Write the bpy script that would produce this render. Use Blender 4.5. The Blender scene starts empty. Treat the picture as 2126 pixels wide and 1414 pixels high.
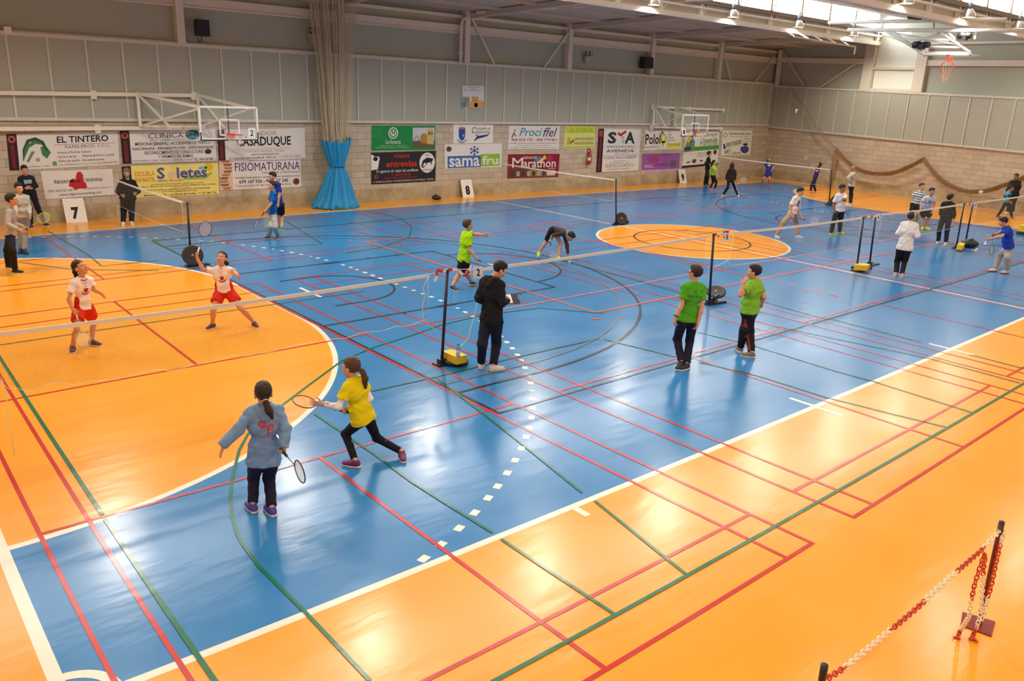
import bpy, math, random
import numpy as np
from mathutils import Vector, Matrix
from mathutils.bvhtree import BVHTree
random.seed(4); rng = np.random.RandomState(4)
SC = bpy.context.scene
COL = SC.collection
# ---------------------------------------------------------------- camera
CAM = np.array([-0.79327, -5.43386, 4.28841]); YAW, PIT, ROL, FPX = 0.84812, 0.29986, 0.04154, 1673.248
def camrot(yaw, pit, rol):
    f = np.array([math.cos(yaw)*math.cos(pit), math.sin(yaw)*math.cos(pit), -math.sin(pit)])
    r = np.array([math.sin(yaw), -math.cos(yaw), 0.]); u = np.cross(r, f)
    return math.cos(rol)*r+math.sin(rol)*u, -math.sin(rol)*r+math.cos(rol)*u, f
CR, CU, CF = camrot(YAW, PIT, ROL)
cd = bpy.data.cameras.new('camera'); cam = bpy.data.objects.new('camera', cd); COL.objects.link(cam)
cd.sensor_width = 36; cd.sensor_fit = 'HORIZONTAL'; cd.lens = 36*FPX/2126; cd.clip_start = .05; cd.clip_end = 300
M = Matrix.Identity(4)
for i in range(3):
    M[i][0], M[i][1], M[i][2], M[i][3] = CR[i], CU[i], -CF[i], CAM[i]
cam.matrix_world = M
SC.camera = cam
# ---------------------------------------------------------------- world, exposure
W = bpy.data.worlds.new('daylight'); SC.world = W; W.use_nodes = True
W.node_tree.nodes['Background'].inputs[0].default_value = (.75, .85, 1, 1)
W.node_tree.nodes['Background'].inputs[1].default_value = 1.2
SC.view_settings.view_transform = 'Standard'; SC.view_settings.look = 'None'
SC.view_settings.gamma = 1; SC.view_settings.use_curve_mapping = False
SC.view_settings.exposure = EXPOSURE = 0.62
SKYLIGHT = 9.5          # radiance of the milky roof-light panes
LAMP_W = 420.0          # one high-bay lamp
SC.cycles.use_denoising = True
SC.cycles.max_bounces = 8; SC.cycles.diffuse_bounces = 4; SC.cycles.glossy_bounces = 3
SC.cycles.transparent_max_bounces = 12; SC.cycles.sample_clamp_indirect = 6
SC.cycles.caustics_reflective = False; SC.cycles.caustics_refractive = False
# ---------------------------------------------------------------- geometry of the place
def ray(u, v): return CF + CR*(u-1063)/FPX - CU*(v-707)/FPX
def fl(u, v, z=0.):
    d = ray(u, v); return CAM + d*((z-CAM[2])/d[2])
def at_y(u, v, y):
    d = ray(u, v); return CAM + d*((y-CAM[1])/d[1])
def at_x(u, v, x):
    d = ray(u, v); return CAM + d*((x-CAM[0])/d[0])
def at_plane(u, v, p, n):
    d = ray(u, v); return CAM + d*(np.dot(np.array(p)-CAM, n)/np.dot(d, n))
# the lens of the photograph bends straight lines a little; painted court lines are laid so that they follow it
QC = np.array([-0.65526, -5.42578, 4.25608]); QR, QU, QF = camrot(.85652, .29955, .03921); QFPX, QK = 1685.119, -.0621
def warp(P):
    P = np.atleast_2d(np.array(P, float)); P3 = np.c_[P[:, :2], np.zeros(len(P))]
    d = P3-QC; z = d@QF; ok = z > .8; z = np.where(ok, z, 1)
    x, y = d@QR/z, d@QU/z; s = 1+QK*np.minimum(x*x+y*y, 1.0)
    dx = CF[None]+CR[None]*(x*s*QFPX/FPX)[:, None]+CU[None]*(y*s*QFPX/FPX)[:, None]
    ok &= dx[:, 2] < -.01
    t = -CAM[2]/np.where(ok, dx[:, 2], -1)
    out = CAM[None, :2]+dx[:, :2]*t[:, None]
    return np.where(ok[:, None], out, P[:, :2])
# ---------------------------------------------------------------- materials
def lin(c):
    c = np.array(c[:3], float)/255.
    return tuple(np.where(c <= .04045, c/12.92, ((c+.055)/1.055)**2.4))+(1.,)
_M = {}
def mat(name, rgb, rough=.6, metal=0., bump=0., bscale=60., vary=.0, vscale=8., spec=.5, alpha=1., emit=0., trans=0.):
    if name in _M: return _M[name]
    m = bpy.data.materials.new(name); m.use_nodes = True; nt = m.node_tree; b = nt.nodes['Principled BSDF']
    c = lin(rgb); b.inputs['Base Color'].default_value = c; b.inputs['Roughness'].default_value = rough
    b.inputs['Metallic'].default_value = metal; b.inputs['Specular IOR Level'].default_value = spec
    b.inputs['Alpha'].default_value = alpha; b.inputs['Transmission Weight'].default_value = trans
    if emit:
        b.inputs['Emission Color'].default_value = c; b.inputs['Emission Strength'].default_value = emit
    if bump or vary:
        tc = nt.nodes.new('ShaderNodeTexCoord')
        if vary:
            n = nt.nodes.new('ShaderNodeTexNoise'); n.inputs['Scale'].default_value = vscale; n.inputs['Detail'].default_value = 5
            nt.links.new(tc.outputs['Object'], n.inputs['Vector'])
            r = nt.nodes.new('ShaderNodeMix'); r.data_type = 'RGBA'
            r.inputs[6].default_value = tuple(min(1, x*(1+vary)) for x in c[:3])+(1,); r.inputs[7].default_value = tuple(x*(1-vary) for x in c[:3])+(1,)
            nt.links.new(n.outputs['Fac'], r.inputs[0]); nt.links.new(r.outputs[2], b.inputs['Base Color'])
        if bump:
            n = nt.nodes.new('ShaderNodeTexNoise'); n.inputs['Scale'].default_value = bscale; n.inputs['Detail'].default_value = 3
            nt.links.new(tc.outputs['Object'], n.inputs['Vector'])
            p = nt.nodes.new('ShaderNodeBump'); p.inputs['Strength'].default_value = bump; p.inputs['Distance'].default_value = .02
            nt.links.new(n.outputs['Fac'], p.inputs['Height']); nt.links.new(p.outputs[0], b.inputs['Normal'])
    _M[name] = m; return m
def cloth(name, rgb): return mat('cloth_'+name, rgb, .85, bump=.35, bscale=28, vary=.10, vscale=14, spec=.2)
def paint(rgb): return mat('print_%d_%d_%d' % tuple(rgb), rgb, .55, spec=.3)
# ---------------------------------------------------------------- mesh helpers
def mesh_np(name, V, F, mats, mi=None, smooth=True):
    """V (n,3), F list of faces or (m,k) int array"""
    me = bpy.data.meshes.new(name)
    if isinstance(F, np.ndarray) and F.ndim == 2:
        me.vertices.add(len(V)); me.vertices.foreach_set('co', np.ascontiguousarray(V, dtype=np.float32).ravel())
        me.loops.add(F.size); me.loops.foreach_set('vertex_index', F.astype(np.int32).ravel())
        me.polygons.add(len(F)); me.polygons.foreach_set('loop_start', np.arange(0, F.size, F.shape[1], dtype=np.int32))
        me.update(calc_edges=True)
    else:
        me.from_pydata([tuple(map(float, v)) for v in V], [], [tuple(map(int, f)) for f in F])
    for m in mats: me.materials.append(m)
    if mi is not None and len(mi) == len(me.polygons): me.polygons.foreach_set('material_index', np.array(mi, dtype=np.int32))
    me.polygons.foreach_set('use_smooth', np.full(len(me.polygons), bool(smooth)))
    me.update(); return me
def link(name, me, parent=None):
    o = bpy.data.objects.new(name, me); COL.objects.link(o)
    if parent is not None: o.parent = parent
    return o
def tag(o, label=None, cat=None, group=None, kind=None):
    if label: o['label'] = label
    if cat: o['category'] = cat
    if group: o['group'] = group
    if kind: o['kind'] = kind
    return o
def empty(name, loc, label, cat, group=None):
    o = bpy.data.objects.new(name, None); o.empty_display_size = .1; COL.objects.link(o); o.location = tuple(map(float, loc))
    return tag(o, label, cat, group)
def norm(v):
    v = np.array(v, float); n = np.linalg.norm(v); return v/n if n > 1e-9 else v
def frame(d, up=(0, 0, 1)):
    d = norm(d); a = np.cross(up, d)
    if np.linalg.norm(a) < 1e-3: a = np.cross((1, 0, 0), d)
    a = norm(a); return a, norm(np.cross(d, a)), d
class MB:
    """collects shapes; build() links them as ONE mesh object"""
    def __init__(s, org=(0, 0, 0)): s.V = []; s.F = []; s.mi = []; s.sm = []; s.org = np.array(org, float)
    def add(s, V, F, m=0, smooth=False):
        n = len(s.V); s.V += [tuple(np.array(v, float)-s.org) for v in V]
        for f in F: s.F.append(tuple(int(i)+n for i in f)); s.mi.append(m); s.sm.append(smooth)
        return s
    def quad(s, a, b, c, d, m=0): return s.add([a, b, c, d], [(0, 1, 2, 3)], m)
    def boxax(s, c, ax, half, m=0):
        c = np.array(c, float); X, Y, Z = [np.array(a, float)*h for a, h in zip(ax, half)]
        V = [c+i*X+j*Y+k*Z for i in (-1, 1) for j in (-1, 1) for k in (-1, 1)]
        return s.add(V, [(0, 1, 3, 2), (4, 6, 7, 5), (0, 4, 5, 1), (2, 3, 7, 6), (0, 2, 6, 4), (1, 5, 7, 3)], m)
    def box(s, lo, hi, m=0):
        lo, hi = np.array(lo, float), np.array(hi, float)
        return s.boxax((lo+hi)/2, np.eye(3), (hi-lo)/2, m)
    def bar(s, a, b, w, h=None, m=0, up=(0, 0, 1)):
        a, b = np.array(a, float), np.array(b, float); X, Y, Z = frame(b-a, up); h = h or w
        return s.boxax((a+b)/2, (X, Y, Z), (w/2, h/2, np.linalg.norm(b-a)/2), m)
    def tube(s, pts, r, m=0, n=8, cap=True):
        pts = [np.array(p, float) for p in pts]; k = len(pts); rr = [r]*k if np.isscalar(r) else r; V = []; A = None
        for i, p in enumerate(pts):
            d = norm(pts[min(i+1, k-1)]-pts[max(i-1, 0)])
            if A is None: A, B, _ = frame(d)
            else:
                A = norm(A-d*np.dot(A, d)); B = np.cross(d, A)
            V += [p+rr[i]*(math.cos(t)*A+math.sin(t)*B) for t in np.linspace(0, 2*math.pi, n, endpoint=False)]
        F = [(i*n+j, i*n+(j+1) % n, (i+1)*n+(j+1) % n, (i+1)*n+j) for i in range(k-1) for j in range(n)]
        if cap: F += [tuple(range(n-1, -1, -1)), tuple(range((k-1)*n, k*n))]
        return s.add(V, F, m, n > 4)
    def lathe(s, c, ax, prof, m=0, n=24):
        """prof = [(radius, height)] about axis ax from c"""
        A, B, D = frame(ax); c = np.array(c, float); V = []; k = len(prof)
        for r, h in prof: V += [c+D*h+max(r, 1e-4)*(math.cos(t)*A+math.sin(t)*B) for t in np.linspace(0, 2*math.pi, n, endpoint=False)]
        F = [(i*n+j, i*n+(j+1) % n, (i+1)*n+(j+1) % n, (i+1)*n+j) for i in range(k-1) for j in range(n)]
        return s.add(V, F, m, True)
    def ring(s, c, ax, R, r, m=0, n=28, k=6, R2=None, ux=None):
        A, B, D = frame(ax) if ux is None else (norm(ux), np.cross(norm(ax), norm(ux)), norm(ax)); c = np.array(c, float); R2 = R2 or R; V = []
        for t in np.linspace(0, 2*math.pi, n, endpoint=False):
            o = norm(math.cos(t)*A*R2+math.sin(t)*B*R); p = c+math.cos(t)*A*R+math.sin(t)*B*R2
            V += [p+r*(math.cos(q)*o+math.sin(q)*D) for q in np.linspace(0, 2*math.pi, k, endpoint=False)]
        F = [(i*k+j, i*k+(j+1) % k, ((i+1) % n)*k+(j+1) % k, ((i+1) % n)*k+j) for i in range(n) for j in range(k)]
        return s.add(V, F, m, True)
    def ball(s, c, r, m=0, n=10):
        c = np.array(c, float); r = np.array([r]*3 if np.isscalar(r) else r, float); V = []; k = n//2+1
        for i in range(k):
            a = math.pi*i/(k-1)
            V += [c+r*np.array([math.sin(a)*math.cos(t), math.sin(a)*math.sin(t), math.cos(a)]) for t in np.linspace(0, 2*math.pi, n, endpoint=False)]
        F = [(i*n+j, (i+1)*n+j, (i+1)*n+(j+1) % n, i*n+(j+1) % n) for i in range(k-1) for j in range(n)]
        return s.add(V, F, m, True)
    def build(s, name, mats, parent=None):
        mats = mats if isinstance(mats, (list, tuple)) else [mats]
        me = bpy.data.meshes.new(name); me.from_pydata([tuple(map(float, v)) for v in s.V], [], s.F)
        for m in mats: me.materials.append(m)
        me.polygons.foreach_set('material_index', np.array(s.mi, dtype=np.int32)); me.polygons.foreach_set('use_smooth', np.array(s.sm, dtype=bool))
        me.update(); return link(name, me, parent)
def strings_mesh(name, P, Q, r, m, org=(0, 0, 0)):
    """many thin straight strings as three-sided rods"""
    P, Q = np.array(P, float)-org, np.array(Q, float)-org; d = Q-P; d /= np.maximum(np.linalg.norm(d, axis=1), 1e-9)[:, None]
    a = np.cross(d, np.where(np.abs(d[:, 2:3]) < .9, [[0, 0, 1.]], [[1., 0, 0]])); a /= np.linalg.norm(a, axis=1)[:, None]; b = np.cross(d, a); n = len(P)
    V = np.concatenate([X+r*(math.cos(t)*a+math.sin(t)*b) for X in (P, Q) for t in (0, 2.0944, 4.1888)]); i = np.arange(n)
    F = np.concatenate([np.stack([i+k*n, i+((k+1) % 3)*n, i+(3+(k+1) % 3)*n, i+(3+k)*n], 1) for k in range(3)])
    return mesh_np(name, V, F, [m], smooth=False)
# ---------------------------------------------------------------- lettering
_T = {}
def text_mesh(s, bold=0., shear=0.):
    k = (s, bold, shear)
    if k not in _T:
        cu = bpy.data.curves.new('t', 'FONT'); cu.body = s; cu.size = 1; cu.offset = bold; cu.shear = shear; cu.resolution_u = 2
        o = bpy.data.objects.new('t', cu); COL.objects.link(o)
        me = bpy.data.meshes.new_from_object(o.evaluated_get(bpy.context.evaluated_depsgraph_get()))
        V = np.array([v.co[:2] for v in me.vertices]) if len(me.vertices) else np.zeros((0, 2)); F = [tuple(p.vertices) for p in me.polygons]
        bpy.data.objects.remove(o); bpy.data.curves.remove(cu); bpy.data.meshes.remove(me)
        if len(V): V = (V-V.min(0))/np.maximum(V.max(0)-V.min(0), 1e-6)
        _T[k] = (V, F)
    return _T[k]
class Sheet:
    """flat printed sheet between four world corners (tl,tr,br,bl); art is given in 0..1 across and down"""
    def __init__(s, c): s.c = [np.array(x, float) for x in c]; s.n = norm(np.cross(s.c[1]-s.c[0], s.c[3]-s.c[0])); s.n = s.n if np.dot(s.n, CAM-s.c[0]) > 0 else -s.n; s.L = {}
    def P(s, u, v, off): a, b, c, d = s.c; return (a*(1-u)+b*u)*(1-v)+(d*(1-u)+c*u)*v+s.n*off
    def put(s, uv, F, rgb, layer, part):
        mb = s.L.setdefault((part, tuple(rgb)), MB(s.org)); mb.add([s.P(u, v, .004+.0012*layer) for u, v in uv], F)
    def draw(s, art, org):
        s.org = org
        for e in art:
            k = e[0]
            if k == 'T':
                _, t, (u0, u1, v0, v1), rgb = e[:4]; o = e[4] if len(e) > 4 else {}
                V, F = text_mesh(t, o.get('b', 0.), o.get('i', 0.)); r = o.get('r', 0.)
                s.put([(u0+x*(u1-u0), v1-y*(v1-v0)-r*x) for x, y in V], F, rgb, o.get('l', 4), 'lettering')
            elif k == 'R': _, (u0, u1, v0, v1), rgb = e[:3]; s.put([(u0, v0), (u1, v0), (u1, v1), (u0, v1)], [(0, 1, 2, 3)], rgb, e[3] if len(e) > 3 else 1, 'printed_panel')
            elif k == 'E':
                _, (cu, cv, ru, rv), rgb = e[:3]; s.put([(cu+ru*math.cos(t), cv+rv*math.sin(t)) for t in np.linspace(0, 6.2832, 24, endpoint=False)], [tuple(range(24))], rgb, e[3] if len(e) > 3 else 2, 'emblem')
            elif k == 'P': _, pts, rgb = e[:3]; s.put(pts, [tuple(range(len(pts)))], rgb, e[3] if len(e) > 3 else 2, 'emblem')
            elif k == 'S':          # a brush stroke: points with half-widths
                _, pts, rgb = e[:3]; pts = [np.array(p, float) for p in pts]; uv = []; asp = np.linalg.norm(s.c[1]-s.c[0])/np.linalg.norm(s.c[3]-s.c[0])
                for i, p in enumerate(pts):
                    d = pts[min(i+1, len(pts)-1)]-pts[max(i-1, 0)]; d = norm([d[0]*asp, d[1]]); nn = np.array([-d[1]/asp, d[0]])*p[2]; uv += [tuple(p[:2]+nn), tuple(p[:2]-nn)]
                s.put(uv, [(2*i, 2*i+1, 2*i+3, 2*i+2) for i in range(len(pts)-1)], rgb, e[3] if len(e) > 3 else 3, 'emblem')
    def flush(s, parent, names={}):
        for (part, rgb), mb in s.L.items(): mb.build(part, paint(rgb), parent)
# ================================================================ FLOOR
def floor_mat(name, rgb, rough=.21):
    m = bpy.data.materials.new('floor_'+name); m.use_nodes = True; nt = m.node_tree; b = nt.nodes['Principled BSDF']; N = nt.nodes.new; K = nt.links.new
    b.inputs['Roughness'].default_value = rough; b.inputs['Specular IOR Level'].default_value = .34
    tc = N('ShaderNodeTexCoord'); n = N('ShaderNodeTexNoise'); n.inputs['Scale'].default_value = .9; n.inputs['Detail'].default_value = 6; K(tc.outputs['Object'], n.inputs['Vector'])
    mx = N('ShaderNodeMix'); mx.data_type = 'RGBA'; c = lin(rgb)
    mx.inputs[6].default_value = tuple(x*.90 for x in c[:3])+(1,); mx.inputs[7].default_value = tuple(min(1, x*1.07) for x in c[:3])+(1,)
    K(n.outputs['Fac'], mx.inputs[0]); K(mx.outputs[2], b.inputs['Base Color'])
    mp = N('ShaderNodeMapping'); mp.inputs['Scale'].default_value = (1.2, 3.2, 1); mp.inputs['Rotation'].default_value = (0, 0, .5); K(tc.outputs['Object'], mp.inputs['Vector'])
    w = N('ShaderNodeTexNoise'); w.inputs['Scale'].default_value = 1.1; w.inputs['Detail'].default_value = 4; K(mp.outputs[0], w.inputs['Vector'])
    g = N('ShaderNodeTexNoise'); g.inputs['Scale'].default_value = 90; K(tc.outputs['Object'], g.inputs['Vector'])
    bp = N('ShaderNodeBump'); bp.inputs['Strength'].default_value = .25; bp.inputs['Distance'].default_value = .02; K(w.outputs['Fac'], bp.inputs['Height'])
    b2 = N('ShaderNodeBump'); b2.inputs['Strength'].default_value = .03; b2.inputs['Distance'].default_value = .002; K(g.outputs['Fac'], b2.inputs['Height']); K(bp.outputs[0], b2.inputs['Normal']); K(b2.outputs[0], b.inputs['Normal'])
    r = N('ShaderNodeMapRange'); r.inputs['To Min'].default_value = rough*.75; r.inputs['To Max'].default_value = rough*1.35; K(n.outputs['Fac'], r.inputs['Value']); K(r.outputs[0], b.inputs['Roughness'])
    return m
FM = [floor_mat(n, c) for n, c in (('orange', (244, 160, 44)), ('blue', (50, 124, 184)), ('white', (238, 230, 212)), ('red', (196, 50, 44)), ('black', (44, 48, 58)), ('vball', (240, 100, 48)), ('green', (30, 110, 72)), ('grey', (96, 120, 146)))]
OR, BL, WH, RE, BK, VB, GR, GY = range(8)
fb = MB(); ZC = [0.]
X0, X1, Y0, Y1 = -3., 43.2, -9., 21.6
fb.quad((X0, Y0, 0), (X1, Y0, 0), (X1, Y1, 0), (X0, Y1, 0), OR)
def dens(pts, step=.35):
    out = [np.array(pts[0], float)]
    for a, b in zip(pts[:-1], pts[1:]):
        a, b = np.array(a, float), np.array(b, float); k = max(1, int(np.linalg.norm(b-a)/step)); out += [a+(b-a)*i/k for i in range(1, k+1)]
    return np.array(out)
def strip(pts, w, m, z, wp=True):
    p = np.array(pts, float)[:, :2]; t = np.gradient(p, axis=0); t /= np.maximum(np.linalg.norm(t, axis=1), 1e-9)[:, None]; n = np.c_[-t[:, 1], t[:, 0]]*w/2
    A, B = p+n, p-n
    if wp: A, B = warp(A), warp(B)
    ZC[0] += 1.5e-5; z = z+ZC[0]; V = [(x, y, z) for x, y in A]+[(x, y, z) for x, y in B]; k = len(p)
    fb.add(V, [(i, k+i, k+i+1, i+1) for i in range(k-1)], m)
def line(a, b, w, m, z): strip(dens([a, b]), w, m, z)
def arcp(c, r, a0, a1, n=60): return [(c[0]+r*math.cos(t), c[1]+r*math.sin(t)) for t in np.linspace(math.radians(a0), math.radians(a1), n)]
def fill(pts, m, z): P = warp(dens(pts, .5)); fb.add([(x, y, z) for x, y in P], [tuple(range(len(P)))], m)
def goal(r): return arcp((0, 8.5), r, -90, 0)+arcp((0, 11.5), r, 0, 90)
ZL = .0005
for i in range(10):       # blue field in strips
    x0, x1 = 4.*i, 4.*i+4; a, b = dens([(x0, 0), (x1, 0)], .5), dens([(x1, 20), (x0, 20)], .5); fill(list(a)+list(dens([(x1, 0), (x1, 20)], .5))[1:-1]+list(b)+list(dens([(x0, 20), (x0, 0)], .5))[1:-1], BL, ZL)
mir = lambda P: [(40-x, y) for x, y in P]
fill(goal(5.95), OR, 2*ZL); fill(mir(goal(5.95))[::-1], OR, 2*ZL); fill(arcp((20, 10), 2.97, 0, 360, 90)[:-1], OR, 2*ZL)
z = 3*ZL
def rect(x0, x1, y0, y1, w, m, z):
    line((x0-w/2, y0), (x1+w/2, y0), w, m, z); line((x0-w/2, y1), (x1+w/2, y1), w, m, z); line((x0, y0), (x0, y1), w, m, z); line((x1, y0), (x1, y1), w, m, z)
for x in (0., 40.): line((x, -.05), (x, 20.05), .11, WH, z)
for y in (0., 20.): line((0, y), (40, y), .085, WH, z)
line((20, 0), (20, 20), .07, WH, z)
for f in (lambda P: P, mir):
    strip(f(goal(5.96)), .085, WH, z)
    G = dens(goal(8.96), .05); d = 0; on = []; prev = None          # nine-metre dashes
    for p in G:
        if prev is not None: d += np.linalg.norm(p-prev)
        prev = p
        if 0 < p[1] < 20 and (d % .345) < .175: on.append(tuple(p))
        elif len(on) > 1: strip(f(on), .085, WH, z); on = []
        else: on = []
    line(*f([(7, 9.5), (7, 10.5)]), .07, WH, z); line(*f([(4, 9.9), (4, 10.1)]), .06, WH, z)
    strip(f(arcp((0, 0), .35, 0, 90, 14)), .09, WH, z); strip(f(arcp((0, 20), .35, 270, 360, 14)), .09, WH, z)
    for x in (10, 14.95): line(*f([(x, -.42), (x, .42)]), .075, WH, z)
    line(*f([(5, -.24), (5, 0)]), .085, WH, z)
strip(arcp((20, 10), 2.96, 0, 360, 100), .085, WH, z)
z = 4*ZL
for x0 in (.35, 7.29, 14.13, 20.95, 27.75):                          # badminton courts along the near side
    x1 = x0+6.08; rect(x0, x1, -2.03, 11.38, .045, RE, z)
    for x in (x0+.46, x1-.46): line((x, -2.03), (x, 11.38), .045, RE, z)
    for y in (-1.28, 2.65, 6.7, 10.6): line((x0, y), (x1, y), .042, RE, z)
    for a, b in ((-2.03, 2.65), (6.7, 11.38)): line(((x0+x1)/2, a), ((x0+x1)/2, b), .045, RE, z)
for xc in (5.72, 20.2, 34.1):                                        # and across the far side
    rect(xc-6.7, xc+6.7, 13.47, 19.55, .042, RE, z)
    for y in (13.93, 19.09): line((xc-6.7, y), (xc+6.7, y), .042, RE, z)
    for x in (xc-5.94, xc-1.99, xc+1.99, xc+5.94): line((x, 13.47), (x, 19.55), .042, RE, z)
    for a, b in ((-6.7, -1.99), (1.99, 6.7)): line((xc+a, 16.5), (xc+b, 16.5), .042, RE, z)
z = 5*ZL
rect(6.03, 33.97, 2.5, 17.5, .05, BK, z); strip(arcp((20, 10), 1.8, 0, 360, 60), .05, BK, z)
for f in (lambda P: P, mir):
    line(*f([(6.03, 7.58), (11.85, 7.58)]), .05, BK, z); line(*f([(6.03, 12.45), (11.85, 12.45)]), .05, BK, z); line(*f([(11.85, 7.58), (11.85, 12.45)]), .05, BK, z)
    strip(f(arcp((11.85, 10), 1.8, -90, 90)), .05, BK, z); strip(f(arcp((7.6, 10), 1.27, -90, 90, 30)), .05, BK, z); line(*f([(6.9, 8.73), (7.6, 8.73)]), .05, BK, z); line(*f([(6.9, 11.27), (7.6, 11.27)]), .05, BK, z)
    strip(f([(6.03, 3.45)]+arcp((7.6, 10), 6.55, -90, 90, 80)+[(6.03, 16.55)]), .055, BK, z)
    strip(f([(6.03, 3.85)]+arcp((7.6, 10), 6.15, -90, 90, 80)+[(6.03, 16.15)]), .045, GY, z-ZL/2)
    for yy in (7.58, 12.45):
        line(*f([(8.6, yy), (9.02, yy)]), .13, BK, z)
        for x in (7.75, 9.9, 10.75): line(*f([(x, yy), (x, yy+(.12 if yy > 10 else -.12))]), .05, BK, z)
z = 6*ZL
rect(11.02, 28.98, 5.5, 14.52, .055, VB, z)
for x in (17., 23.):
    line((x, 5.5), (x, 14.52), .055, VB, z)
    for k in range(5): line((x, 5.1-.37*k), (x, 4.93-.37*k), .055, VB, z); line((x, 14.8+.37*k), (x, 14.97+.37*k), .055, VB, z)
line((10.6, 5.2), (10.78, 5.1), .055, VB, z); line((10.6, 14.8), (10.78, 14.9), .055, VB, z)
z = 7*ZL
line((.95, -8), (.95, 2.6), .045, GR, z); line((.95, 2.7), (.95, 20.6), .045, GR, z); line((.95, -1.6), (36, -1.6), .04, GR, z); line((.95, 9.48), (8, 9.48), .03, GR, z)
gpx = [[(768, 1414), (630, 1268), (537, 1176), (505, 1132), (494, 1112), (482, 1072), (478, 1030), (484, 985), (497, 935), (515, 902), (540, 878), (575, 850), (640, 801), (711, 749), (775, 722), (851, 698), (913, 676), (1000, 655), (1120, 640), (1254, 651)],
       [(653, 860), (772, 940), (853, 1000), (930, 1049), (1022, 1106)], [(1040, 1120), (1280, 1279)], [(772, 813), (905, 783), (1085, 739), (1243, 703.6)], [(903.5, 783), (926, 800)], [(929, 803), (1080, 919), (1208, 1023)], [(1235, 1041), (1428, 1196)],
       [(1254.6, 705), (1404.5, 742), (1430, 748)], [(1450, 752), (1574.8, 781), (1721, 827), (1968.5, 888.6)], [(1448, 690), (1568, 719), (1737, 771.5), (1819, 794), (2020, 857.7)], [(1607, 677), (1932.7, 745.5), (2118, 796)], [(1570, 623), (1695, 658), (1731, 664), (1913, 711)], [(2014, 737), (2126, 766)],
       [(590, 457), (670, 507)], [(316, 499), (387, 535)], [(100, 480), (185, 530), (211, 553)], [(211, 553), (330, 541)], [(670, 507), (560, 514)], [(760, 440), (830, 452), (855, 470), (850, 492), (800, 512), (720, 526)], [(40, 545), (150, 560), (330, 562)], [(1120, 528), (1330, 585), (1450, 620)], [(316, 499), (460, 487)]]
for P in gpx:
    Q = dens([fl(*p)[:2] for p in P], .3); strip(Q, .035, GR, z, False)
floor = fb.build('floor', FM); tag(floor, kind='structure')
# ================================================================ WALLS
def tex_mat(name, build):
    m = bpy.data.materials.new(name); m.use_nodes = True; nt = m.node_tree; b = nt.nodes['Principled BSDF']; tc = nt.nodes.new('ShaderNodeTexCoord')
    build(nt, b, tc); return m
def brickb(rotz):
    def f(nt, b, tc):
        N, K = nt.nodes.new, nt.links.new
        mp = N('ShaderNodeMapping'); mp.inputs['Rotation'].default_value = (math.pi/2, 0, rotz); mp.vector_type = 'TEXTURE'; K(tc.outputs['Object'], mp.inputs['Vector'])
        br = N('ShaderNodeTexBrick'); br.inputs['Scale'].default_value = 1; br.inputs['Brick Width'].default_value = .60; br.inputs['Row Height'].default_value = .235; br.inputs['Mortar Size'].default_value = .008; br.inputs['Mortar Smooth'].default_value = .3; br.inputs['Bias'].default_value = .1
        br.inputs['Color1'].default_value = lin((206, 190, 160)); br.inputs['Color2'].default_value = lin((190, 172, 142)); br.inputs['Mortar'].default_value = lin((146, 132, 110)); K(mp.outputs[0], br.inputs['Vector'])
        n = N('ShaderNodeTexNoise'); n.inputs['Scale'].default_value = 3; n.inputs['Detail'].default_value = 8; K(tc.outputs['Object'], n.inputs['Vector'])
        mx = N('ShaderNodeMix'); mx.data_type = 'RGBA'; mx.blend_type = 'MULTIPLY'; mx.inputs[0].default_value = .35; K(br.outputs['Color'], mx.inputs[6]); K(n.outputs['Color'], mx.inputs[7])
        hs = N('ShaderNodeHueSaturation'); hs.inputs['Saturation'].default_value = .75; hs.inputs['Value'].default_value = 1.12; K(mx.outputs[2], hs.inputs['Color']); K(hs.outputs[0], b.inputs['Base Color'])
        b.inputs['Roughness'].default_value = .85
        bp = N('ShaderNodeBump'); bp.inputs['Strength'].default_value = .5; bp.inputs['Distance'].default_value = .01; K(br.outputs['Fac'], bp.inputs['Height']); bp.invert = True; K(bp.outputs[0], b.inputs['Normal'])
    return f
BRF = tex_mat('block_wall_far', brickb(0)); BRR = tex_mat('block_wall_right', brickb(math.pi/2))
def concb(nt, b, tc):
    N, K = nt.nodes.new, nt.links.new; n = N('ShaderNodeTexNoise'); n.inputs['Scale'].default_value = 1.6; n.inputs['Detail'].default_value = 9; n.inputs['Roughness'].default_value = .65; K(tc.outputs['Object'], n.inputs['Vector'])
    cr = N('ShaderNodeValToRGB'); cr.color_ramp.elements[0].position = .3; cr.color_ramp.elements[1].position = .75; cr.color_ramp.elements[0].color = lin((146, 134, 104)); cr.color_ramp.elements[1].color = lin((200, 188, 156)); K(n.outputs['Fac'], cr.inputs[0]); K(cr.outputs[0], b.inputs['Base Color']); b.inputs['Roughness'].default_value = .8
CONC = tex_mat('concrete_plinth', concb)
PANEL = mat('acoustic_panel', (170, 173, 158), .7, bump=.15, bscale=160, vary=.05, vscale=1.5); SEAM = mat('panel_trim', (206, 202, 190), .5)
CLAD = tex_mat('upper_cladding', lambda nt, b, tc: (lambda w, mp, mx, bp: (setattr(w, 'bands_direction', 'X'), nt.links.new(tc.outputs['Object'], w.inputs['Vector']), nt.links.new(w.outputs['Fac'], bp.inputs['Height']), nt.links.new(bp.outputs[0], b.inputs['Normal']), w.inputs['Scale'].__setattr__('default_value', 1.6), bp.inputs['Strength'].__setattr__('default_value', .2), b.inputs['Base Color'].__setattr__('default_value', lin((168, 172, 156))), b.inputs['Roughness'].__setattr__('default_value', .7)))(nt.nodes.new('ShaderNodeTexWave'), 0, 0, nt.nodes.new('ShaderNodeBump')))
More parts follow.
